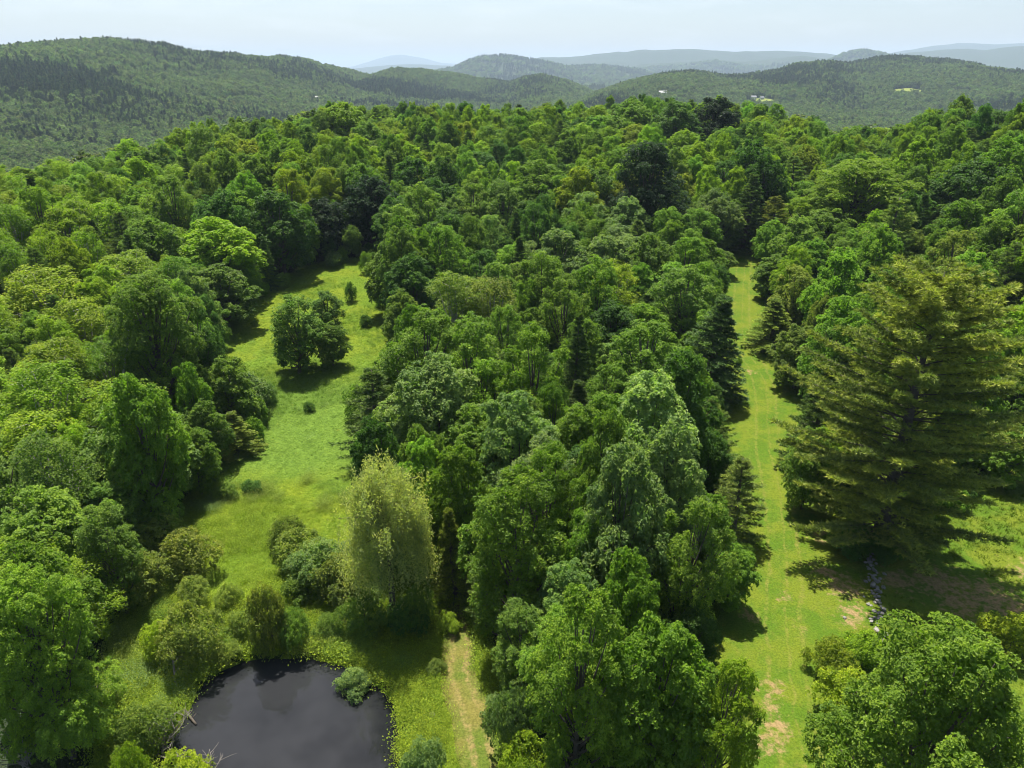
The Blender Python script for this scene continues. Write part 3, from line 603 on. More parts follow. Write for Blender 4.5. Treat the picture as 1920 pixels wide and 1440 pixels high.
BB = [
 ('grand',1212,462,266,150,'dark','huge very dark round maple standing above the middle of the wood'),
 ('maple',412,562,408,140,'lime','tall bright-topped maple at the left edge of the upper meadow'),
 ('maple',414,612,500,132,'mid','darker maple in front of the bright-topped one, its shade falling on the upper meadow'),
 ('maple',524,516,358,118,'deep','tall deep green maple at the upper left corner of the meadow'),
 ('maple',606,480,372,100,'dark','dark maple behind the top end of the meadow'),
 ('maple',690,462,330,110,'dark','dark maple behind the top right corner of the meadow'),
 ('grand',292,800,515,195,'mid','big maple with bright top casting deep shade left of the meadow'),
 ('maple',255,955,755,205,'mid','spreading maple in front of the shaded big maple, above the olive shrubs'),
 ('shrub',425,735,662,62,'olive','olive bush on top of the rounded thicket beside the meadow'),
 ('shrub',455,786,690,112,'glauc','rounded pale green thicket bulging into the meadow from the left wood'),
 ('spruce',436,852,775,92,'olive','small olive conifer at the meadow edge below the rounded thicket'),
 ('maple',85,1120,918,185,'fresh','bright green maple with layered boughs at the photo left edge above the big near maple'),
 ('grand',72,1420,1085,225,'fresh','large fresh green maple filling the bottom left, beside the pond bank'),
 ('ash',208,1150,962,115,'mid','slim ash between the bright green maple and the olive shrubs'),
 ('shrub',305,1060,955,130,'olive','olive shrub at the top of the clump left of the meadow mouth'),
 ('shrub',345,1090,985,115,'gold','gold-tipped shrub on the right of the olive clump left of the meadow mouth'),
 ('shrub',275,1125,1030,120,'olive','lower olive shrub in the clump left of the meadow mouth'),
 ('shrub',362,1140,1075,70,'gold','small golden shrub just below the olive clump'),
 ('shrub',352,1252,1125,125,'gold','tall gold-olive shrub overhanging the far left corner of the pond'),
 ('shrub',300,1240,1160,80,'yellow','yellow-green shrub behind the pond shrub on the left bank'),
 ('shrub',502,1218,1092,85,'olive','upright grey-olive shrub on the far bank of the pond'),
 ('shrub',548,1212,1135,70,'mid','low green shrub on the far bank next to the upright olive one'),
 ('shrub',535,1035,962,75,'olive','topmost olive shrub in the row leading to the willow'),
 ('shrub',560,1075,985,100,'olive','second olive shrub in the row leading to the willow'),
 ('shrub',600,1110,1005,110,'glauc','pale shrub in the row leading to the willow'),
 ('shrub',640,1135,1030,110,'olive','olive shrub leaning against the left side of the willow'),
 ('shrub',575,1130,1060,80,'mid','green shrub in front of the row left of the willow'),
 ('shrub',682,1195,1105,90,'mid','green shrub at the left foot of the willow'),
 ('shrub',760,1195,1120,80,'deep','dark shrub at the foot of the willow trunk'),
 ('shrub',780,1180,1095,70,'mid','green shrub at the right foot of the willow'),
 ('shrub',664,1285,1228,75,'glauc','pale low shrub on the right bank corner of the pond'),
 ('shrub',262,1415,1318,105,'olive','olive shrub on the near left bank beside the bare branches'),
 ('shrub',345,1470,1400,125,'yellow','yellow-green bush at the bottom edge in front of the pond'),
 ('shrub',790,1480,1385,90,'glauc','pale bush at the bottom edge between pond and worn path'),
 ('shrub',248,1500,1400,80,'lime','lime shrub at the bottom edge left of the bare branches'),
 ('willow',724,1160,866,170,'sage','pale silvery weeping willow with its dark trunk showing, above the pond'),
 ('spruce',852,1125,955,85,'olive','olive conifer right of the willow'),
 ('ash',550,700,558,104,'mid','tallest of the three round trees standing free in the meadow'),
 ('ash',614,630,547,64,'deep','farthest of the three round trees standing free in the meadow'),
 ('maple',620,686,604,66,'mid','right-hand of the three round trees standing free in the meadow'),
 ('shrub',578,774,752,24,'deep','tiny dark bush alone in the middle of the meadow'),
 ('shrub',657,566,528,26,'deep','small upright dark bush near the top of the meadow'),
 ('shrub',686,614,588,26,'deep','small dark bush on the right side of the upper meadow'),
 ('shrub',477,612,600,14,'deep','tiny bush at the shaded left edge of the upper meadow'),
 ('shrub',625,500,470,40,'glauc','pale bush at the very top of the meadow'),
 ('shrub',684,516,468,26,'mid','bush at the top right of the meadow beside a grassy bank'),
 ('maple',775,640,476,108,'deep','deep green maple whose left side borders the upper meadow'),
 ('pine',702,868,690,125,'bluepine','bushy green pine on the right edge of the meadow behind the willow'),
 ('shrub',672,790,715,65,'mid','bush at the narrow waist of the meadow, right side'),
 ('maple',820,905,655,170,'glauc','greyish maple with drooping sprays right of the bushy pine'),
 ('birch',850,700,512,120,'olive','olive-gold birch in the middle of the central wood'),
 ('birch',920,690,515,110,'olive','second olive birch beside the olive one in the central wood'),
 ('ash',900,890,680,125,'green','fresh green ash right of the greyish maple'),
 ('ash',1005,880,605,140,'green','tall fresh green ash in the centre of the photo'),
 ('ash',1092,760,600,80,'green','narrow ash right of the tall central one'),
 ('ash',1205,800,602,150,'green','broad rounded ash left of the trackside spruce'),
 ('spruce',1330,745,555,150,'spruce','dark layered spruce on the left side of the mown track'),
 ('maple',1205,1010,700,195,'pale','pale tufted maple rising highest in the central wood left of the track'),
 ('maple',1135,1110,770,130,'mid','narrow maple at the left shoulder of the highest pale maple'),
 ('maple',1262,1120,800,150,'pale','pale maple in front of the highest one, on its track side'),
 ('maple',1165,1190,835,185,'glauc','greyish tufted maple in the heart of the central wood, in front of the pale ones'),
 ('ash',1275,1225,935,140,'mid','upright ash between the greyish maple and the small maple jutting into the track'),
 ('ash',1068,1190,960,105,'green','slender ash left of the greyish tufted maple'),
 ('maple',1180,1310,1020,130,'green','green maple at the foot of the greyish tufted maple'),
 ('ash',970,1220,905,175,'green','fine-leaved ash right of the small olive conifer by the willow'),
 ('ash',1085,1475,1100,185,'green','tall ash in the front of the central wood, right of the worn path'),
 ('maple',1235,1490,1165,200,'green','maple at the front of the central wood behind the yellow-green ash'),
 ('ash',1340,1520,1240,130,'lime','yellow-green feathery ash at the bottom edge beside the track'),
 ('shrub',965,1420,1285,100,'glauc','pale round bush on the right verge of the worn path'),
 ('shrub',985,1490,1370,120,'lime','lime bush at the bottom edge right of the worn path'),
 ('pine',1386,1010,862,108,'pine','small pine at the left verge of the track across from the tall pine'),
 ('pine',1345,900,748,95,'pine','slender pine left of the track above the small verge pine'),
 ('maple',1372,1145,1028,95,'green','small green maple jutting into the track from the left'),
 ('ash',1295,1270,1130,105,'deep','deep green ash just left of the track near the bottom'),
 ('bigpine',1716,1025,498,352,'warmpine','giant olive white pine towering right of the mown track'),
 ('maple',1520,955,800,95,'mid','small maple at the left foot of the giant pine'),
 ('shrub',1600,1040,975,90,'deep','dark bush in the shade at the foot of the giant pine'),
 ('shrub',1650,1055,990,80,'deep','second dark bush under the giant pine beside the stone wall'),
 ('spruce',1452,655,562,105,'olive','round-sided conifer on the right verge of the upper track'),
 ('maple',1500,728,610,95,'mid','maple behind the right verge between upper track and giant pine'),
 ('maple',1450,560,480,75,'mid','maple at the bend on the right of the upper track'),
 ('spruce',1402,470,328,85,'spruce','dark spruce standing at the far end of the mown track'),
 ('pine',1455,482,370,80,'olive','olive pine right of the far end of the track'),
 ('grand',1775,1640,1180,375,'green','big green maple crown filling the bottom right corner'),
 ('shrub',1590,1350,1255,120,'yellow','yellow-green bush tucked against the left of the bottom right maple'),
 ('shrub',1620,1258,1180,90,'lime','lime bush below the stone wall, above the bottom right maple'),
 ('shrub',1556,1275,1188,95,'yellow','yellow-green bush at the track side, left of the lime bush below the stone wall'),
 ('shrub',1905,1235,1150,120,'yellow','yellow-green bush at the right photo edge above the corner maple'),
 ('maple',1905,905,800,110,'green','young maple at the right photo edge behind the yard'),
 ('shrub',425,938,902,48,'mid','low green bush at the shaded left edge where the meadow narrows'),
 ('shrub',470,926,897,40,'deep','low dark bush in the grass right of the shaded meadow edge'),
 ('shrub',452,1200,1142,62,'olive','loose olive bush on the far bank left of the upright one'),
 ('shrub',428,1140,1088,55,'gold','small golden bush in the grass above the far bank of the pond'),
 ('shrub',612,1196,1152,58,'mid','low green bush on the far bank, left of the willow shade'),
 ('shrub',842,1186,1146,50,'lime','small lime bush at the upper end of the worn path'),
 ('shrub',818,1268,1232,40,'gold','small brownish-gold bush on the left verge of the worn path'),
 ('shrub',940,1362,1300,66,'glauc','pale low bush touching the right verge of the worn path'),
 ('shrub',424,1236,1204,52,'olive','olive bush at the far left corner of the pond, right of the overhanging one'),
 ('shrub',1330,790,740,60,'mid','green bush left of the track just below the dark layered spruce'),
 ('shrub',1395,1060,1015,50,'green','green bush between the verge pine and the small maple by the track'),
 ('shrub',1385,690,668,14,'mid','tiny sapling standing alone on the upper track'),
]
for row in BB: by_base(*row)
def by_top(kind, u, vt, w, h, tint, label=None):
    """pixel of the top, crown width in pixels, height from the kind of tree"""
    x, y = hit(u, vt, h); g = float(hbase(np.array([x]), np.array([y]))[0]); depth = y * CP - (g + h * 0.55 - CZ) * SP
    return plant(kind, x, y, h, 0.5 * w * depth / FPX * 1.06, tinted(tint), label)
BT = [
 ('grand',1620,298,215,20,'lime','wide lime maple beyond the giant pine, right of the upper track'),
 ('pine',1690,372,110,18,'pine','olive pine just behind the tip of the giant pine'),
 ('maple',1340,182,100,19,'dark','dark round maple standing highest on the skyline'),
 ('maple',1268,192,95,18,'deep','dark maple on the skyline left of the highest one'),
 ('maple',1190,186,85,18,'green','green maple on the skyline left of the two dark ones'),
 ('maple',640,192,90,18,'lime','lime maple on the skyline above the meadow'),
 ('maple',1130,440,120,15,'glauc','pale tufted maple below the huge dark round one'),
 ('maple',1050,430,120,15,'glauc','pale tufted maple left of the one below the huge dark round tree'),
 ('birch',1140,490,100,14,'yellow','yellow-green birch below the pale tufted maples'),
 ('birch',60,500,150,13,'yellow','yellow-green birch at the photo left edge, level with the meadow top'),
 ('birch',140,560,140,13,'yellow','yellow-green birch in the left wood, above the pale fallen limb'),
 ('birch',230,470,130,13,'lime','lime birch in the left wood left of the tall meadow-edge maple'),
 ('birch',80,640,150,13,'yellow','yellow-green birch at the left edge level with the pale fallen limb'),
 ('maple',1840,300,150,17,'deep','deep green maple near the right photo edge below the skyline'),
 ('maple',280,410,120,15,'mid','mid-green maple in the left wood behind the meadow-edge maple'),
 ('ash',1010,300,110,17,'green','green ash above the centre of the wood'),
 ('spruce',735,290,45,15,'spruce','dark pointed spruce among pale crowns left of centre'),
 ('spruce',672,300,40,15,'spruce','second dark pointed spruce left of centre'),
]
for row in BT: by_top(*row)

# ------------------------------------------------------------------ the rest of the wood, filled between them
HERO = []
for T_ in list(THINGS):
    if T_['kind'] == 'shrub' and T_['R'] < 1.0: continue
    g = float(hbase(np.array([T_['x']]), np.array([T_['y']]))[0])
    u, v0 = project(np.array([T_['x']]), np.array([T_['y']]), np.array([g + T_['h']])); u1, v1 = project(np.array([T_['x']]), np.array([T_['y']]), np.array([g + T_['h'] * .25]))
    w = T_['R'] * FPX / (T_['y'] * CP - (g + T_['h'] * .5 - CZ) * SP); HERO.append((float(u[0]), float(v0[0]), float(v1[0]), float(w), T_['y']))
HERO_A = np.array(HERO)
def region_tint(u, v, rng):
    c = rng.random()
    if v < 330: pool = ['lime','yellow','mid','green','lime','deep','mid','lime','fresh']
    elif u < 330: pool = ['yellow','lime','yellow','lime','lime','mid','green']
    elif u > 1380: pool = ['mid','olive','green','fresh','lime','mid','deep','green']
    else: pool = ['green','mid','glauc','green','deep','mid','fresh','green']
    return pool[int(c * len(pool))]
def silhouette(x, y, g, h, R):
    an = np.linspace(0, 2 * math.pi, 9)[:-1]
    zz = np.concatenate([[h], h * .55 + h * .42 * np.sin(an), [h * .1, h * .3]]); xx = np.concatenate([[0], R * np.cos(an), [0, 0]])
    return project(x + xx, np.full(len(xx), y), g + zz)
placed = [(t_['x'], t_['y'], t_['R'] * (0.75 if t_['kind'] != 'shrub' else 0.6)) for t_ in THINGS]
cell = {}
def add_cell(x, y, R): cell.setdefault((int(x // 8), int(y // 8)), []).append((x, y, R))
for p in placed: add_cell(*p)
def free(x, y, R):
    i, j = int(x // 8), int(y // 8)
    for a in range(i - 2, i + 3):
        for b in range(j - 2, j + 3):
            for px, py, pr in cell.get((a, b), ()):
                if (px - x)**2 + (py - y)**2 < ((R + pr) * 0.68)**2: return False
    return True
fr = np.random.default_rng(99)
FILL = []; CLEAR_B = [boxed(p) for p in CLEAR]
NC = 26000
cand_r = np.sqrt(fr.uniform(30**2, 370**2, NC)); cand_a = fr.uniform(RAD(-42), RAD(42), NC)
cx_, cy2 = cand_r * np.sin(cand_a), cand_r * np.cos(cand_a)
lim = np.interp(cand_a, SK_AZ, SK_R) + 50
cg = hbase(cx_, cy2); cu, cv = project(cx_, cy2, cg)
ok = (cand_r < lim)
gi = np.zeros(NC, bool)
for poly in CLEAR + [PX_SCRUB]: gi |= inside(cu, cv, poly)
gi |= inside(cx_, cy2, G_TRACK) & (seg_dist(cx_, cy2, G_TRACK[::2]) > 3.0)
gi |= inside(cx_, cy2, POND) | (seg_dist(cx_, cy2, POND[::2]) < 4.0)
for i in np.nonzero(ok & ~gi)[0]:
    x, y, g = cx_[i], cy2[i], cg[i]
    u, v = cu[i], cv[i]
    far = cand_r[i] > 150
    c = fr.random()
    conif = 0.10 if (u > 1300 and not far) else 0.08
    if c < conif * .6: kind, h, R = 'pine', fr.uniform(9, 17), fr.uniform(2.6, 4.2)
    elif c < conif: kind, h, R = 'spruce', fr.uniform(9, 16), fr.uniform(2.2, 3.2)
    else:
        if u < 380 and fr.random() < .55: kind, h, R = 'birch', fr.uniform(10, 14), fr.uniform(3.0, 4.6)
        elif fr.random() < .45: kind, h, R = 'ash', fr.uniform(11, 18), fr.uniform(2.8, 4.8)
        else: kind, h, R = 'maple', fr.uniform(11, 18.5), fr.uniform(2.9, 5.2)
    R *= 1.22 if far else 1.12
    h *= 1 + 0.18 * float(fbm(np.array([x / 35]), np.array([y / 35]), 2)[0])
    done = False
    for shrink in (1.0, 0.72, 0.5, 0.32):
        hh, RR_ = h * shrink, R * shrink**0.8; kk = kind
        if shrink < 0.4: kk = 'shrub'; hh = fr.uniform(2.0, 4.0); RR_ = fr.uniform(1.4, 2.4)
        if not free(x, y, RR_): continue
        su, sv = silhouette(x, y, g, hh, RR_)
        if in_any(su, sv, CLEAR_B).sum() > 1: continue
        shu, shv = project(np.array([x - to_sun.x / to_sun.z * hh * q_ for q_ in (.55, .9)]), np.array([y - to_sun.y / to_sun.z * hh * q_ for q_ in (.55, .9)]), np.array([g, g]))
        if in_any(shu, shv, CLEAR_B).any(): continue
        # leave the trees read from the photograph in view
        nearer = HERO_A[HERO_A[:, 4] > y + 1.0]
        if len(nearer):
            dx = (su[:, None] - nearer[:, 0]) / (nearer[:, 3] * .85); mid = (nearer[:, 1] + nearer[:, 2]) / 2; hv = np.maximum((nearer[:, 2] - nearer[:, 1]) / 2, 5)
            cov = ((dx**2 + ((sv[:, None] - (mid - hv * .15)) / (hv * .85))**2) < 1).any(1)
            if cov.mean() > 0.30: continue
        done = True; break
    if not done: continue
    tu, tv = float(su[0]), float(sv[0])
    if tu < -160 or tu > 2080 or tv > 1500: continue
    if tv > 1060 and not (940 < tu < 1290 or tu < 170): continue
    add_cell(x, y, RR_ * (0.75 if kk != 'shrub' else .6))
    tn = {'pine': 'bluepine', 'spruce': 'spruce'}.get(kk) or region_tint(tu, tv, fr)
    FILL.append((float(RR_ * FPX / max(y, 20)), kk, float(x), float(y), float(hh), float(RR_), tn, tu, tv))
FILL.sort(key=lambda f: -f[0] if True else 0)
def in_frame(f): return -40 < f[7] < 1960 and f[8] < 1440
single = [f for f in FILL if in_frame(f)]
trees_in = [f for f in single if f[1] != 'shrub'][:330]; shrubs_in = [f for f in single if f[1] == 'shrub'][:90]
chosen = set(id(f) for f in trees_in + shrubs_in)
for f in trees_in + shrubs_in:
    plant(f[1], f[2], f[3], f[4], f[5], tinted(f[6]), None); THINGS[-1]['tn'] = f[6]
rest = [f for f in FILL if id(f) not in chosen]
def mass(name, rows, table):
    protos = []; base = {}
    for k in table:
        base[k] = (len(protos), len(PROTO[k])); protos += [p[1] for p in PROTO[k]]
    pts, scl, rot, idx, tint = [], [], [], [], []
    for k, x, y, h, R, tn in rows:
        b, n = base[k]; j = int(RNG.integers(n)); _, _, H0, R0 = PROTO[k][j]
        pts.append((x, y, float(hbase(np.array([x]), np.array([y]))[0]))); k_ = RNG.uniform(.88, 1.14); scl.append((R/R0*k_, R/R0/k_, h/H0)); rot.append((RNG.normal() * .06, RNG.normal() * .06, RNG.uniform(0, 6.28))); idx.append(b + j); tint.append(tinted(tn))
    return scatter(name, pts, scl, rot, idx, tint, protos)
wd = mass('woodland', [(f[1], f[2], f[3], f[4], f[5], f[6]) for f in rest], ['maple', 'ash', 'birch', 'pine', 'spruce', 'shrub'])
wd['label'] = 'mixed wood of green crowns stretching back to the skyline ridge'; wd['category'] = 'woodland'
print('plants', len(THINGS), 'woodland', len(rest))

# ------------------------------------------------------------------ forest on the hills beyond
def px_fields(x, y):
    u, v = project(x, y, hbase(x, y)); r = np.hypot(x, y)
    m = np.zeros(len(x), bool)
    for fu, fv, fw, fh, r0, r1 in FIELDS: m |= (((u - fu) / fw)**2 + ((v - fv) / fh)**2 < 1) & (r > r0) & (r < r1)
    return m
FIELDS = [(455,190,36,5,900,4000),(1425,192,34,7,900,4000),(595,189,16,4,900,4000),(1245,181,28,4,900,4000),(1700,172,30,6,900,4000),(1890,199,34,5,900,4000),(1480,196,20,3,900,4000)]
hr = np.random.default_rng(5)
def hill_points(n, r0, r1):
    r = np.sqrt(hr.uniform(r0**2, r1**2, n)); a = hr.uniform(RAD(-43), RAD(43), n); return r * np.sin(a), r * np.cos(a), r, a
ga = np.radians(np.arange(-44, 44.01, 0.25)); gr = np.concatenate([np.linspace(150, 345, 14), np.geomspace(350, 9000, 260)])
GA, GR = np.meshgrid(ga, gr); GH = hbase(GR * np.sin(GA), GR * np.cos(GA)) + np.where(GR < np.interp(GA, SK_AZ, SK_R) + 15, 9.0, 0.0)
slope = np.maximum.accumulate((GH - CZ) / GR, axis=0)
hp, hs, ht, hi_, hro = [], [], [], [], []
for n, r0, r1, big in ((60000, 300, 1300, 1.0), (150000, 1300, 3500, 1.0), (60000, 3500, 8200, 2.3)):
    x, y, r, a = hill_points(n, r0, r1); z = hbase(x, y)
    ai = np.clip(((a - ga[0]) / (ga[1] - ga[0])).round().astype(int), 0, len(ga) - 1); ri = np.clip(np.searchsorted(gr, r * 0.985) - 1, 0, len(gr) - 1)
    vis = (z + 16 * big - CZ) / r > slope[ri, ai] - 4.0 / r
    k = vis & (r > np.interp(a, SK_AZ, SK_R) + 45) & ~px_fields(x, y)
    x, y, z, r = x[k], y[k], z[k], r[k]; m_ = len(x)
    con = fbm(x / 260.0 + 40, y / 260.0, 3) + hr.normal(size=m_) * 0.16 + 0.10 > np.where(r < 460, 0.6, np.where(r < 700, 0.34, 0.20))
    s = hr.uniform(0.55, 1.45, m_) * big * (1 + .3 * fbm(x / 90, y / 90, 2))
    hp.append(np.stack([x, y, z - 0.3], 1)); hs.append(np.stack([s * hr.uniform(.85, 1.2, m_), s * hr.uniform(.85, 1.2, m_), s * np.where(con, 1.15, 0.95) * (1 if big == 1 else 0.7)], 1))
    hi_.append(np.where(con, 4 + hr.integers(0, 2, m_), hr.integers(0, 4, m_))); hro.append(np.stack([np.zeros(m_), np.zeros(m_), hr.uniform(0, 6.28, m_)], 1))
    base = np.where(con[:, None], np.array([[0.066,0.094,0.038]]), np.array([[0.095,0.137,0.040]]))
    ht.append(base * (1 + hr.normal(size=(m_, 1)) * 0.2).clip(.5, 1.6) * (1 + hr.normal(size=(m_, 3)) * 0.06))
hp, hs, ht, hi_, hro = (np.concatenate(q_) for q_ in (hp, hs, ht, hi_, hro))
fo = scatter('hill_forest', hp, hs, hro, hi_, ht.clip(.01, .25), [p[1] for p in PROTO['hilltree']] + [p[1] for p in PROTO['hillspruce']])
fo['label'] = 'unbroken forest covering the valley and the hazy hills behind'; fo['category'] = 'forest'
print('hill trees', len(hp))

# pale hay fields in the valley
m, t = mat('hay_field'); f1 = noise(t, 0.03, 4); finish(t, rgbmix(t, f1, (0.13,0.17,0.03), (0.18,0.20,0.05)), 0.95, 0.05); M_HAY = m
for fu, fv, fw, fh, r0, r1 in FIELDS:
    out = []
    for q_ in range(20):
        an = q_ / 20 * 6.283; out.append(hit(fu + fw * 0.95 * math.cos(an), fv + fh * 0.95 * math.sin(an)))
    if max(math.hypot(*p) for p in out) > 4500: continue
    c0 = (np.mean([p[0] for p in out]), np.mean([p[1] for p in out]))
    pts = [(c0[0], c0[1])] + [(c0[0] + (p[0]-c0[0]) * k, c0[1] + (p[1]-c0[1]) * k) for k in (.33, .66, 1.0) for p in out]
    px_, py_ = np.array([p[0] for p in pts]), np.array([p[1] for p in pts]); pz = hbase(px_, py_) + 1.2
    F = [(0, 1 + q_, 1 + (q_ + 1) % 20) for q_ in range(20)]
    for k in range(2): F += [(1 + k*20 + q_, 1 + (k+1)*20 + q_, 1 + (k+1)*20 + (q_+1) % 20, 1 + k*20 + (q_+1) % 20) for q_ in range(20)]
    me = bpy.data.meshes.new('hay_field'); me.from_pydata(list(zip(px_.tolist(), py_.tolist(), pz.tolist())), [], F); me.materials.append(M_HAY)
    if me.polygons[0].normal.z < 0: me.flip_normals()
    structure('hay_field', me)

# farmhouses in the valley
def box_mesh(name, x0, x1, y0, y1, z0, z1, m):
    V = [(x, y, z) for z in (z0, z1) for x, y in ((x0,y0),(x1,y0),(x1,y1),(x0,y1))]
    me = bpy.data.meshes.new(name); me.from_pydata(V, [], [(3,2,1,0),(4,5,6,7),(0,1,5,4),(1,2,6,5),(2,3,7,6),(3,0,4,7)]); me.materials.append(m); return me
def house(u, v, wpx, rot, label):
    x, y = hit(u, v); wid = wpx * y / FPX; dep = wid * .62; hei = wid * .42; print('house', round(y), round(wid, 1)); e = link(bpy.data.objects.new('farmhouse', None)); e.location = (x, y, float(hbase(np.array([x]), np.array([y]))[0]) + 1.0); e.rotation_euler = (0, 0, rot)
    e['label'] = label; e['category'] = 'house'; e['group'] = 'far farmhouses in the valley'
    w, d = wid / 2, dep / 2; rh = hei * 0.55
    V = [(-w,-d,-2),(w,-d,-2),(w,d,-2),(-w,d,-2),(-w,-d,hei),(w,-d,hei),(w,d,hei),(-w,d,hei),(-w,0,hei+rh),(w,0,hei+rh)]
    me = bpy.data.meshes.new('wall'); me.from_pydata(V, [], [(0,1,5,4),(2,3,7,6),(1,2,6,9,5),(3,0,4,8,7)]); me.materials.append(M_WHITE); mesh_obj('wall', me, e)
    o = 0.5; V = [(-w-o,-d-o,hei-o*.6),(w+o,-d-o,hei-o*.6),(w+o,0,hei+rh+.1),(-w-o,0,hei+rh+.1),(w+o,d+o,hei-o*.6),(-w-o,d+o,hei-o*.6)]
    V += [(a, b, c + 0.25) for a, b, c in V]
    me = bpy.data.meshes.new('roof'); me.from_pydata(V, [], [(0,1,2,3)[::-1],(3,2,4,5)[::-1],(6,7,8,9),(9,8,10,11),(0,1,7,6),(4,5,11,10),(1,2,8,7),(2,4,10,8),(0,6,9,3),(3,9,11,5)]); me.materials.append(M_ROOF); mesh_obj('roof', me, e)
    for k in range(3):
        for lev in ((1.0, 2.4), (hei - 2.2, hei - 0.8)) if hei > 5 else ((1.2, 2.6),):
            xx = -w + wid * (k + .5) / 3; mesh_obj('window', box_mesh('window', xx - .5, xx + .5, -d - .04, -d + .02, lev[0], lev[1], M_GLASS), e)
house(595,188,9,0.2,'small white farmhouse in the valley left of centre, below the left hill')
house(1242,181,13,-0.1,'long white farmhouse in the valley just above the dark skyline maples')
house(1412,187,9,0.15,'white farmhouse by the pale field right of centre, left of two')
house(1428,187,7,0.4,'white barn by the pale field right of centre, right of two')
house(1562,209,5,-0.3,'tiny white house low in the valley right of centre')

# ------------------------------------------------------------------ grass and weeds on the open ground
def tuft_mesh(name, seed, n, h, spread, wid, broad=False):
    rng = np.random.default_rng(seed); V = []
    if broad:
        P = np.stack([rng.normal(size=n) * spread, rng.normal(size=n) * spread, h * rng.uniform(.3, 1.0, n)], 1)
        return quads_mesh(name, leaf_quads(rng, P, unit(np.array([0, 0, 1.0]) + rng.normal(size=(n, 3)) * .6), wid * rng.uniform(.7, 1.4, n)), [M_BLADE], rng.uniform(.75, 1.25, n))
    b = np.stack([rng.normal(size=n) * spread, rng.normal(size=n) * spread, np.zeros(n)], 1); d = unit(np.stack([rng.normal(size=n) * .5, rng.normal(size=n) * .5, np.ones(n)], 1))
    s = unit(np.cross(d, rdir(rng, n))) * wid; L_ = (h * rng.uniform(.6, 1.3, n))[:, None]
    return tris_mesh(name, np.stack([b - s, b + s, b + d * L_], 1).reshape(-1, 3), [M_BLADE], rng.uniform(.75, 1.25, n))
TUFTS = [tuft_mesh('tuft', 1, 22, .45, .16, .025), tuft_mesh('tuft', 2, 26, .32, .2, .022), tuft_mesh('weed', 3, 48, .40, .26, .07, True), tuft_mesh('weed', 4, 56, .55, .32, .08, True)]
gr_ = np.random.default_rng(77)
def open_points(outline, n, ymax):
    ox = np.array([p[0] for p in outline]); oy = np.array([p[1] for p in outline]); x = gr_.uniform(ox.min(), ox.max(), n); y = gr_.uniform(oy.min(), min(oy.max(), ymax), n)
    k = inside(x, y, outline[::2]); x, y = x[k], y[k]
    k = ~inside(x, y, POND) & ~inside(x, y, path_outline); return x[k], y[k]
def grass_object(name, x, y, base_col, tall, label, weed=0.5):
    n = len(x); z = hground(x, y); ids = np.where(gr_.random(n) < weed, 2 + gr_.integers(0, 2, n), gr_.integers(0, 2, n))
    s = gr_.uniform(.6, 1.3, n)[:, None] * np.ones((1, 3)) * tall[:, None]
    tint = base_col * (1 + gr_.normal(size=(n, 1)) * .16).clip(.5, 1.6)
    o = scatter(name, np.stack([x, y, z], 1), s, np.stack([np.zeros(n), np.zeros(n), gr_.uniform(0, 6.28, n)], 1), ids, tint.clip(.01, .35), TUFTS)
    o['label'] = label; o['category'] = 'grass'; return o
x, y = open_points(G_MEADOW, 95000, 190)
u, v = project(x, y, hbase(x, y)); zn = meadow_zone(x, y); nz = fbm(x / 9, y / 9, 3)
c = np.array([0.150,0.230,0.018]) * (1 - zn[:, None]) + np.array([0.132,0.218,0.028]) * zn[:, None]
yel = smooth(880, 960, v) * (0.7 + nz); c = c * (1 - 0.75 * yel[:, None].clip(0, 1)) + 0.75 * yel[:, None].clip(0, 1) * np.array([0.215,0.290,0.016])
edge = seg_dist(x, y, G_MEADOW[::3]); pd = seg_dist(x, y, POND[::2]); yp = smooth(900, 1000, v)
tall = 0.38 + 0.25 * (nz > .1) + 0.5 * smooth(5, 0, edge) + 0.5 * yp * (nz + .5) + 0.5 * smooth(3, 0, pd)
grass_object('meadow_grass', x, y, c, tall, 'lush meadow grass and weeds around the pond and up the left clearing', 0.78)
x, y = open_points(G_TRACK, 42000, 200)
ac = np.abs(signed_across(TR_C, 4.0)(x, y)); wz = worn(x, y); k = (wz < 0.3 + gr_.random(len(x)) * .4); x, y, ac = x[k], y[k], ac[k]
tall = 0.22 + 0.5 * smooth(0.8, 1.5, ac)
grass_object('verge_grass', x, y, np.array([0.100,0.152,0.013])[None, :] * np.ones((len(x), 1)), tall, 'mown grass of the right-hand track with taller tufts on its verges', 0.25)

# rank herbs standing in clumps between the shrubs and the pond
CLUMPS = [tuft_mesh('herb', 10 + i, 220, 0.9, 0.42, .078, True) for i in range(3)]
x, y = open_points(G_MEADOW, 30000, 120); u, v = project(x, y, hbase(x, y)); nz = fbm(x / 6 + 9, y / 6, 3)
k = ((nz > 0.10) & (v > 880) & (gr_.random(len(x)) < .35)) | ((seg_dist(x, y, POND[::2]) < 2.2) & (gr_.random(len(x)) < .5)) | (gr_.random(len(x)) < .006); x, y, nz = x[k], y[k], nz[k]; n = len(x)
pool = np.array([TINTS[q_] for q_ in ('lime', 'yellow', 'mid', 'olive', 'glauc')]); pk = np.clip(((fbm(x / 8, y / 8 + 30, 2) + .5) * 5).astype(int), 0, 4)
ho = scatter('herbs', np.stack([x, y, hground(x, y)], 1), gr_.uniform(.45, 1.25, n)[:, None] * np.array([[1, 1, 1.0]]), np.stack([np.zeros(n), np.zeros(n), gr_.uniform(0, 6.28, n)], 1), gr_.integers(0, 3, n), pool[pk] * (1 + gr_.normal(size=(n, 1)) * .15) * 1.1, CLUMPS)
ho['label'] = 'rank leafy herbs in clumps around the pond and the meadow mouth'; ho['category'] = 'herbs'

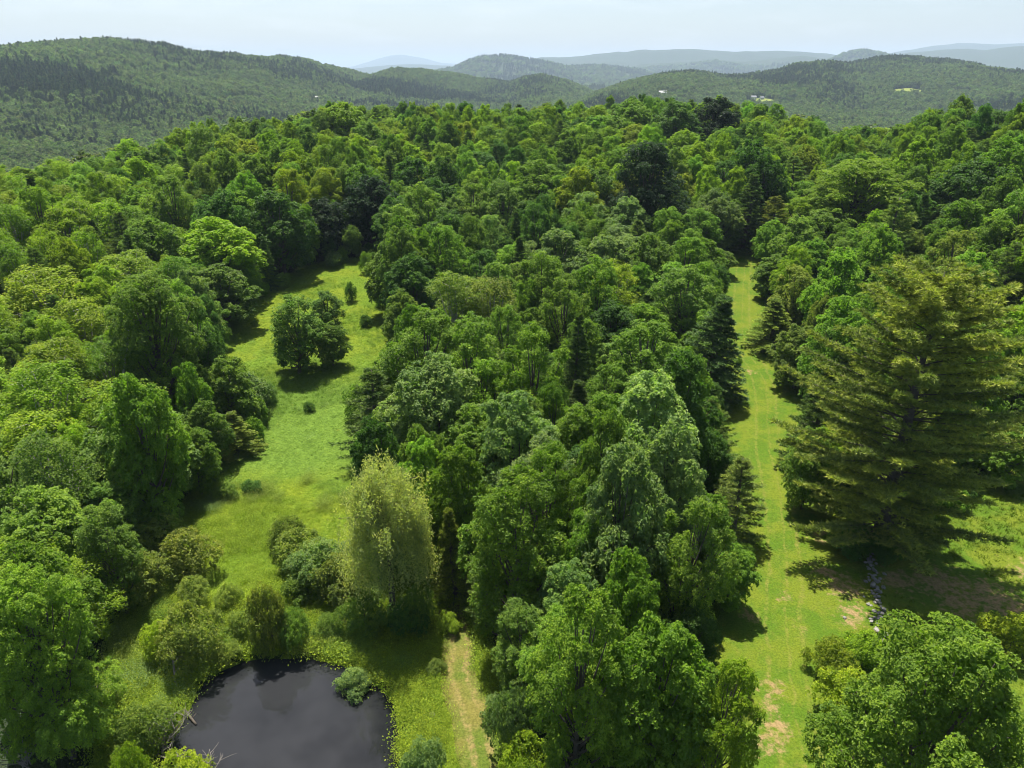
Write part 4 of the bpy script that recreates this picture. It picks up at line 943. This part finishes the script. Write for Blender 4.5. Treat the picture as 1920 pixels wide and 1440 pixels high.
# ------------------------------------------------------------------ stone wall under the giant pine
sv = []
srng = np.random.default_rng(8)
for i in range(3):
    bm_v = rdir(srng, 1); me = bpy.data.meshes.new('stone')
    import bmesh
    bm = bmesh.new(); bmesh.ops.create_icosphere(bm, subdivisions=1, radius=0.5)
    for vv in bm.verts: vv.co *= srng.uniform(0.75, 1.2); vv.co.z *= 0.72
    bm.to_mesh(me); bm.free(); me.materials.append(M_STONE); sv.append(me)
line = spline([hit(*p) for p in [(1632,1030),(1634,1075),(1640,1115),(1646,1150),(1652,1200)]], 0.42, False)
we = link(bpy.data.objects.new('stone_wall', None)); we.location = (line[0][0], line[0][1], 0); we['label'] = 'tumbled grey stone wall running down from the foot of the giant pine'; we['category'] = 'stone wall'
for px_, py_ in line:
    for k in range(4):
        s = srng.uniform(0.22, 0.52); dx, dy = srng.normal() * .34, srng.normal() * .2
        o = mesh_obj('stone', sv[srng.integers(3)], we); g = float(hbase(np.array([px_]), np.array([py_]))[0])
        o.location = (px_ + dx - we.location.x, py_ + dy - we.location.y, g + 0.04 + (0.22 if k == 3 else 0.0) + srng.uniform(0, .08)); o.scale = (s, s * srng.uniform(.8, 1.3), s * srng.uniform(.7, 1)); o.rotation_euler = (0, 0, srng.uniform(0, 6.28))
# a few loose pale stones
for u, v, s, lb in ((810,1342,0.55,'pale stone in the grass between pond and worn path'), (921,1344,0.45,'small pale stone on the right verge of the worn path'), (1583,1160,0.35,'small white stone on the bare patch left of the stone wall')):
    x, y = hit(u, v); o = mesh_obj('boulder', sv[1]); o.location = (x, y, float(hground(np.array([x]), np.array([y]))[0]) + .12); o.scale = (s, s, s); o['label'] = lb; o['category'] = 'stone'

# ------------------------------------------------------------------ dead wood
def bare(name, u, v, h, n, lean, label, cat, seed, spread=1.0):
    rng = np.random.default_rng(seed); T = Tubes(); x, y = hit(u, v)
    for i in range(n):
        e = np.array([lean[0] + rng.normal() * spread, lean[1] + rng.normal() * spread, h * rng.uniform(.5, 1)]); b0 = np.array([rng.normal() * .25, rng.normal() * .25, -0.3])
        pts = bez(b0, e, rng.normal(size=3) * .3, 6); T.add(pts, np.linspace(.045, .012, 6), 5)
        for j in range(4):
            s0 = pts[rng.integers(2, 6)]; T.add(bez(s0, s0 + rng.normal(size=3) * .55 + np.array([0, 0, .25]), rng.normal(size=3) * .1, 4), np.linspace(.02, .006, 4), 4)
    o = mesh_obj(name, T.mesh(name, M_DEAD)); o.location = (x, y, float(hbase(np.array([x]), np.array([y]))[0])); o['label'] = label; o['category'] = cat
bare('dead_shrub', 300, 1405, 2.4, 16, (0.9, 0.5), 'grey leafless shrub leaning over the near left edge of the pond', 'dead shrub', 3, 1.0)
bare('dead_shrub', 385, 1455, 1.6, 12, (0.3, 0.2), 'grey twiggy dead shrub at the bottom edge in the pond', 'dead shrub', 4, .7)
bare('dead_shrub', 45, 1430, 3.0, 14, (0.2, 0.0), 'tangle of bare tan branches in the bottom left corner', 'dead shrub', 5, 1.3)
def log_thing(name, a, b, za, zb_, r, label, cat, m_=M_DEAD):
    T = Tubes(); p = np.array([*hit(*a), 0.]); q_ = np.array([*hit(*b), 0.]); p[2] = za; q_[2] = zb_
    T.add(bez(p, q_, (0, 0, .1), 6), np.linspace(r, r * .6, 6), 7); d = q_ - p
    for f_ in (.4, .65): s0 = p + d * f_; T.add([s0, s0 + np.array([.3, .2, .35])], [r * .4, r * .15], 4)
    o = mesh_obj(name, T.mesh(name, m_)); o['label'] = label; o['category'] = cat
log_thing('log', (343,1325), (366,1351), -0.25, POND_Z + .05, .13, 'dark log sloping into the left side of the pond', 'log', M_BARK)
log_thing('snag', (330,1290), (334,1265), 0.0, 2.4, .10, 'grey dead stem standing on the left bank of the pond', 'snag')
log_thing('log', (418,1245), (428,1238), POND_Z - .05, POND_Z + .2, .06, 'short pale stick in the water at the far left of the pond', 'log')
x, y = hit(205, 650, 12.0); T = Tubes(); T.add(bez((0, 0, 6), (1.6, 2.0, 13.4), (.3, 0, .5), 6), np.linspace(.16, .07, 6), 6); T.add(bez((.3, .2, -2), (0, 0, 6), (0, .2, 0), 6), np.linspace(.2, .16, 6), 6); T.add(bez((.8, 1.0, 10), (2.3, .4, 12.6), (.2, 0, .3), 5), np.linspace(.09, .04, 5), 5)
o = mesh_obj('dead_tree', T.mesh('dead_tree', M_PALE)); o.location = (x, y, float(hbase(np.array([x]), np.array([y]))[0])); o['label'] = 'bare pale broken trunk leaning among the crowns of the left wood'; o['category'] = 'dead tree'

# ------------------------------------------------------------------ labels for the filled-in trees: by look and by place in the rows of their wood
ORD = ['', 'first', 'second', 'third', 'fourth', 'fifth', 'sixth', 'seventh', 'eighth', 'ninth', 'tenth', 'eleventh', 'twelfth', 'thirteenth', 'fourteenth', 'fifteenth', 'sixteenth', 'seventeenth', 'eighteenth', 'nineteenth', 'twentieth']
regions = {}
for T_ in THINGS:
    g = T_['o'].location.z; pu, pv = project(np.array([T_['x']]), np.array([T_['y']]), np.array([g + T_['h'] * .75])); T_['u'], T_['v'] = float(pu[0]), float(pv[0])
    if T_['label'] is None:
        sh = T_['kind'] == 'shrub'
        reg = ((lambda a: a + ' underbrush') if sh else (lambda a: a))('left wood' if T_['u'] < 560 else 'central wood' if T_['u'] < 1380 else 'right wood')
        regions.setdefault(reg, []).append(T_)
for reg, rows in regions.items():
    rows.sort(key=lambda q_: q_['y']); per = 9
    for i in range(0, len(rows), per):
        band = sorted(rows[i:i + per], key=lambda q_: q_['u']); rn = i // per + 1
        row = 'front row' if rn == 1 else (ORD[rn] if rn < len(ORD) else str(rn) + 'th') + ' row back'
        for j, q_ in enumerate(band):
            size = 'tall ' if q_['h'] > 15 else 'low ' if q_['h'] < 7 and q_['kind'] != 'shrub' else ''
            col = COLWORD[q_['tn']] if q_['kind'] not in ('pine', 'spruce') else {'pine': 'olive', 'spruce': 'dark'}[q_['kind']]
            q_['label'] = f"{size}{col} {KINDNAME[q_['kind']][1]}, {ORD[j+1]} from left in the {row} of the {reg}"
for T_ in THINGS:
    o = T_['o']; o['label'] = T_['label']; o['category'] = 'shrub' if T_['kind'] == 'shrub' else 'tree'
    o['group'] = T_['group'] or ('shrubs around the clearings' if T_['kind'] == 'shrub' else 'conifers of the wood' if T_['kind'] in ('pine', 'spruce', 'bigpine') else 'broadleaf trees of the wood')

# ------------------------------------------------------------------ the summer air
m, t = mat('haze_air'); pv_ = N(t, 'ShaderNodeVolumePrincipled'); pv_.inputs['Density'].default_value = 7.0e-5; pv_.inputs['Color'].default_value = (0.64, 0.81, 1.0, 1); pv_.inputs['Anisotropy'].default_value = 0.0
o_ = N(t, 'ShaderNodeOutputMaterial'); t.links.new(pv_.outputs['Volume'], o_.inputs['Volume'])
zmin = float(Z_.min()) - 1.5; zmax = float(Z_.max()) + 60
hz = mesh_obj('haze', box_mesh('haze', -34500, 34500, -34500, 34500, zmin, zmax, m)); hz['kind'] = 'stuff'
